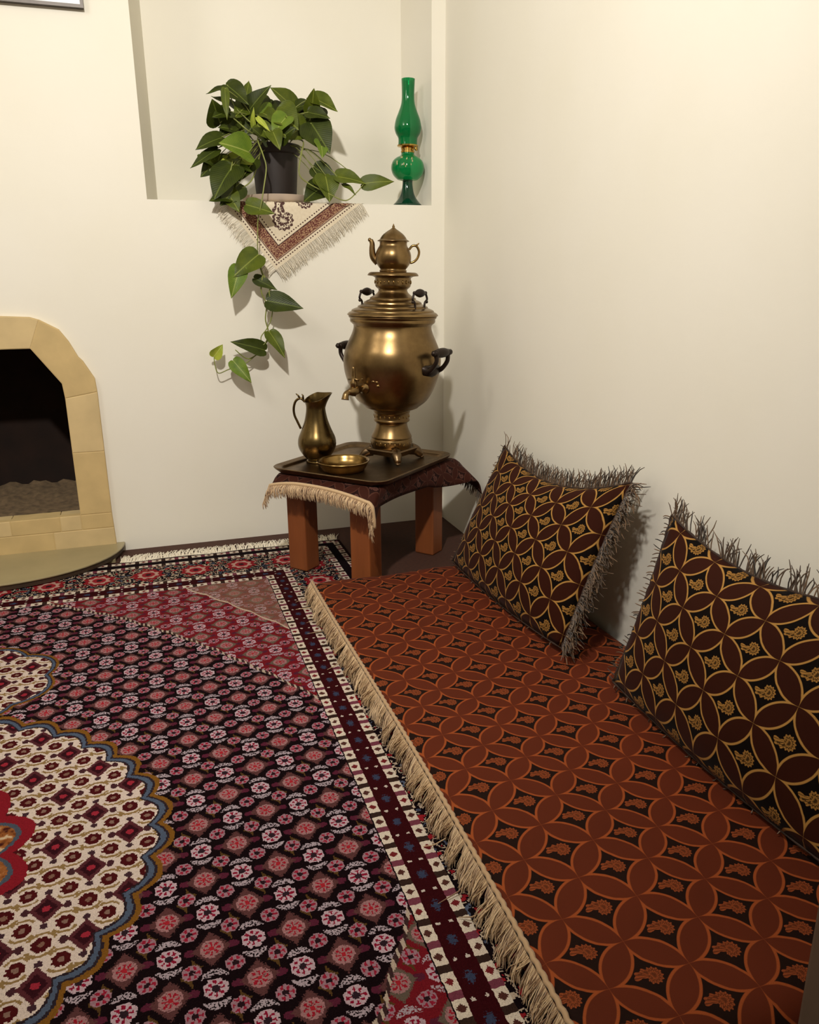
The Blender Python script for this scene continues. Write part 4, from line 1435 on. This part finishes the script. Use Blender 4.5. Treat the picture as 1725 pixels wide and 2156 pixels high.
LEAVES = [
((-0.74,0.06,1.541),(-0.818,0.0,1.507),0.22,0), ((-0.745,0.05,1.544),(-0.687,0.02,1.49),0.75,0),
((-0.671,0.14,1.536),(-0.658,0.16,1.583),0.5,1), ((-0.706,0.1,1.485),(-0.797,0.06,1.511),0.4,0),
((-0.729,0.16,1.537),(-0.691,0.15,1.513),0.55,1), ((-0.777,0.04,1.427),(-0.801,-0.01,1.482),0.85,0),
((-0.759,0.0,1.524),(-0.762,-0.03,1.426),0.28,1), ((-0.691,0.06,1.459),(-0.616,0.02,1.541),0.5,0),
((-0.515,0.1,1.495),(-0.593,0.07,1.547),0.72,1), ((-0.561,0.16,1.517),(-0.617,0.14,1.527),0.3,0),
((-0.465,0.06,1.476),(-0.463,0.02,1.539),0.62,1), ((-0.458,0.07,1.527),(-0.389,0.02,1.484),0.6,1),
((-0.453,0.12,1.507),(-0.518,0.1,1.485),0.55,1), ((-0.599,0.06,1.481),(-0.657,0.03,1.448),0.6,2),
((-0.587,0.03,1.471),(-0.533,-0.02,1.414),0.9,1), ((-0.671,0.03,1.415),(-0.671,0.0,1.472),0.3,3),
((-0.66,0.0,1.443),(-0.624,-0.03,1.397),0.3,3), ((-0.482,0.03,1.473),(-0.423,-0.01,1.454),0.6,0),
((-0.462,0.06,1.459),(-0.535,0.02,1.414),0.7,0), ((-0.474,0.02,1.436),(-0.43,-0.03,1.346),0.8,0),
((-0.452,-0.01,1.379),(-0.453,-0.04,1.328),0.72,2), ((-0.606,0.02,1.437),(-0.568,-0.02,1.385),0.85,1),
((-0.659,0.0,1.419),(-0.613,-0.02,1.376),0.8,1), ((-0.49,0.04,1.436),(-0.568,-0.0,1.385),0.75,1),
((-0.779,0.0,1.379),(-0.862,-0.03,1.34),0.55,0), ((-0.696,-0.02,1.335),(-0.787,-0.06,1.353),0.85,2),
((-0.796,-0.01,1.342),(-0.891,-0.05,1.277),0.34,0), ((-0.846,0.02,1.325),(-0.798,0.0,1.284),0.6,2),
((-0.688,0.03,1.324),(-0.792,0.0,1.307),0.45,3), ((-0.755,0.02,1.31),(-0.691,-0.01,1.278),0.45,2),
((-0.756,-0.02,1.288),(-0.822,-0.06,1.192),0.72,0), ((-0.683,0.03,1.319),(-0.74,0.0,1.248),0.7,0),
((-0.776,-0.03,1.208),(-0.747,-0.06,1.15),0.7,1), ((-0.773,-0.03,1.195),(-0.835,-0.06,1.18),0.6,0),
((-0.715,-0.05,1.169),(-0.637,-0.07,1.145),0.62,1), ((-0.469,0.02,1.299),(-0.404,-0.02,1.252),0.62,0),
((-0.439,-0.01,1.271),(-0.434,-0.04,1.192),0.82,1), ((-0.398,-0.01,1.271),(-0.309,-0.03,1.252),0.58,1),
((-0.307,-0.02,1.25),(-0.21,-0.04,1.258),0.45,1), ((-0.442,0.02,1.242),(-0.514,-0.01,1.192),0.75,0),
((-0.381,-0.02,1.248),(-0.343,-0.05,1.211),0.35,1), ((-0.713,0.05,1.407),(-0.78,0.02,1.414),0.7,0),
((-0.616,0.08,1.477),(-0.693,0.04,1.401),0.7,0), ((-0.542,0.12,1.488),(-0.616,0.08,1.482),0.7,0),
((-0.504,0.08,1.473),(-0.469,0.04,1.411),0.7,0), ((-0.724,0.1,1.409),(-0.683,0.08,1.474),0.7,1),
((-0.564,0.0,1.451),(-0.614,-0.02,1.391),0.7,2), ((-0.726,0.06,1.443),(-0.781,0.03,1.386),0.6,0),
((-0.786,0.02,1.329),(-0.816,-0.01,1.254),0.7,1), ((-0.789,0.0,1.287),(-0.751,-0.03,1.219),0.7,0),
((-0.46,0.0,1.266),(-0.417,-0.03,1.211),0.8,1), ((-0.431,0.09,1.504),(-0.488,0.05,1.448),0.7,0),
((-0.59,0.0,1.38),(-0.544,-0.03,1.412),0.8,0), ((-0.636,-0.01,1.371),(-0.681,-0.04,1.404),0.8,0),
((-0.614,-0.02,1.401),(-0.6,-0.05,1.347),0.7,1), ((-0.643,0.05,1.471),(-0.592,0.0,1.435),0.7,1),
((-0.516,0.1,1.496),(-0.46,0.06,1.507),0.6,0), ((-0.744,0.03,1.462),(-0.801,0.0,1.439),0.7,0),
((-0.67,0.08,1.5),(-0.727,0.04,1.45),0.7,1), ((-0.776,0.01,1.268),(-0.727,-0.02,1.311),0.75,1),
((-0.799,0.02,1.309),(-0.853,-0.01,1.258),0.6,0), ((-0.738,-0.02,1.235),(-0.799,-0.05,1.17),0.7,0),
((-0.485,0.12,1.475),(-0.534,0.09,1.509),0.7,1), ((-0.645,0.1,1.51),(-0.6,0.05,1.458),0.7,0),
((-0.695,-0.06,1.01),(-0.778,-0.09,0.946),0.62,1), ((-0.759,-0.08,0.969),(-0.792,-0.1,0.88),0.52,2),
((-0.704,-0.05,0.934),(-0.638,-0.06,0.9),0.45,0), ((-0.664,-0.06,0.861),(-0.56,-0.09,0.838),0.55,0),
((-0.692,-0.06,0.698),(-0.796,-0.08,0.729),0.42,0), ((-0.665,-0.06,0.755),(-0.627,-0.1,0.679),0.48,1),
((-0.861,-0.05,0.679),(-0.832,-0.06,0.716),0.7,3), ((-0.796,-0.06,0.661),(-0.748,-0.09,0.595),0.5,2),]
STEMS = [
[(-0.596,0.1,1.394),(-0.661,0.0,1.382),(-0.654,-0.04,1.326),(-0.647,-0.05,1.285),(-0.66,-0.06,1.223),(-0.672,-0.065,1.172),(-0.685,-0.055,1.121),(-0.688,-0.05,1.069),(-0.691,-0.05,1.021),(-0.683,-0.05,0.957),(-0.652,-0.05,0.898)],
[(-0.688,-0.05,1.01),(-0.679,-0.05,0.952),(-0.653,-0.05,0.913),(-0.661,-0.055,0.888),(-0.652,-0.05,0.844),(-0.657,-0.05,0.804),(-0.674,-0.05,0.769),(-0.697,-0.05,0.739),(-0.691,-0.055,0.714),(-0.674,-0.05,0.734)],
[(-0.679,-0.05,0.947),(-0.687,-0.05,0.893),(-0.672,-0.05,0.849),(-0.678,-0.05,0.799),(-0.67,-0.05,0.759),(-0.674,-0.05,0.729),(-0.702,-0.05,0.694),(-0.756,-0.05,0.652),(-0.813,-0.05,0.634),(-0.85,-0.05,0.622),(-0.86,-0.05,0.649),(-0.861,-0.05,0.679)],
[(-0.55,0.1,1.401),(-0.508,0.02,1.381),(-0.521,-0.01,1.335),(-0.532,-0.02,1.272),(-0.499,-0.02,1.242),(-0.434,-0.03,1.211),(-0.379,-0.04,1.19),(-0.335,-0.03,1.219),(-0.309,-0.025,1.247)],
[(-0.596,0.1,1.394),(-0.682,0.0,1.396),(-0.746,0.02,1.445),(-0.777,0.04,1.427)],
[(-0.604,0.12,1.402),(-0.671,0.03,1.426),(-0.723,0.06,1.483),(-0.741,0.06,1.541)],
[(-0.569,0.12,1.404),(-0.552,0.08,1.429),(-0.535,0.1,1.47),(-0.515,0.1,1.495)],
[(-0.523,0.12,1.405),(-0.487,0.06,1.429),(-0.465,0.06,1.476),(-0.458,0.07,1.527)],
[(-0.618,0.1,1.393),(-0.685,0.0,1.341),(-0.741,0.0,1.313),(-0.756,-0.02,1.288),(-0.776,-0.03,1.208)],
[(-0.633,0.08,1.385),(-0.685,0.0,1.259),(-0.734,-0.02,1.22),(-0.776,-0.03,1.203)],
[(-0.691,-0.05,0.698),(-0.745,-0.05,0.667),(-0.789,-0.06,0.7)],
[(-0.618,0.1,1.393),(-0.664,0.1,1.468),(-0.671,0.14,1.536)],
[(-0.596,0.1,1.394),(-0.635,0.05,1.431),(-0.671,0.03,1.415)],]



def leaf_mesh(Bp, Tp, ratio, tone, rs):
    Bp = Vector(Bp); Tp = Vector(Tp)
    ax_ = Tp - Bp
    L = ax_.length
    ax_.normalize()
    if L > 0.02 and ratio > 0.4:
        Bp = Bp - ax_ * L * 0.06
        L *= 1.14
        ratio *= 1.12
    hint = Vector((rs.uniform(-0.35, 0.35), -1.0, 0.55 + rs.uniform(-0.3, 0.3)))
    nrm = (hint - ax_ * hint.dot(ax_)).normalized()
    sd = ax_.cross(nrm)
    Wm = L * ratio * 0.5
    prof = [(-0.05, 0.42), (-0.03, 0.66), (0.04, 0.86), (0.14, 0.98), (0.27, 1.0), (0.42, 0.90), (0.57, 0.73), (0.71, 0.52), (0.83, 0.31), (0.93, 0.12), (1.0, 0.0)]
    fold = rs.uniform(0.12, 0.38)
    curl = rs.uniform(0.02, 0.14)
    v = []; uv = []; f = []
    cols = (-1.0, -0.66, -0.33, 0.0, 0.33, 0.66, 1.0)
    for si, (s, w) in enumerate(prof):
        for c in cols:
            ss = s
            if si < 3 and abs(c) < 0.3:
                ss = max(s, 0.02 * si)
            p = Bp + ax_ * (ss * L) + sd * (c * w * Wm) + nrm * (abs(c) ** 1.3 * w * Wm * fold - curl * L * (ss - 0.45) ** 2 * 2 + 0.006 * math.sin(ss * 9 + c * 3) * abs(c) * 0.4)
            v.append(p); uv.append((s, 0.5 + c * 0.5 * max(w, 0.05)))
    nc = len(cols)
    for j in range(len(prof) - 1):
        for i in range(nc - 1):
            p = j * nc + i
            f.append((p, p + 1, p + nc + 1, p + nc))
    return v, f, uv


rs = random.Random(11)
for (Bp, Tp, ratio, tone) in LEAVES:
    v, f, uv = leaf_mesh(Bp, Tp, ratio, tone, rs)
    for p in v:
        if p.y > 0.268: p.y = 0.268
        if p.y > -0.012 and p.z < NZ0 + 0.006 : p.y = -0.012
        if p.z < NZ0 and p.y > -0.010: p.y = -0.010
    child(mesh_obj('leaf', v, f, MAT['leaf%d' % tone], None, True, uv), pl_)
for pts_ in STEMS:
    q = catmull(pts_, 6)
    for p in q:
        if p.z < NZ0 + 0.006 and p.y > -0.014: p.y = -0.014
    m_ = MB()
    m_.tube(q, [0.0026 - 0.0010 * i / len(q) for i in range(len(q))], 7)
    child(m_.build('stem', MAT['stem'], None), pl_)
# leaf stalks running back to the pot
for (Bp, Tp, ratio, tone) in LEAVES[:64]:
    Bp = Vector(Bp)
    if Bp.z < NZ0 + 0.05:
        continue
    a = rs.uniform(0, 6.28)
    src = Vector((PC.x + 0.05 * math.cos(a), PC.y + 0.05 * math.sin(a), PZ + 0.176))
    mid = (src + Bp) * 0.5 + Vector((0, 0, 0.035 + 0.1 * max(0, src.z - Bp.z)))
    m_ = MB()
    m_.tube(catmull([src, mid, Bp], 5), 0.0014, 5)
    child(m_.build('stalk', MAT['stem'], None), pl_)
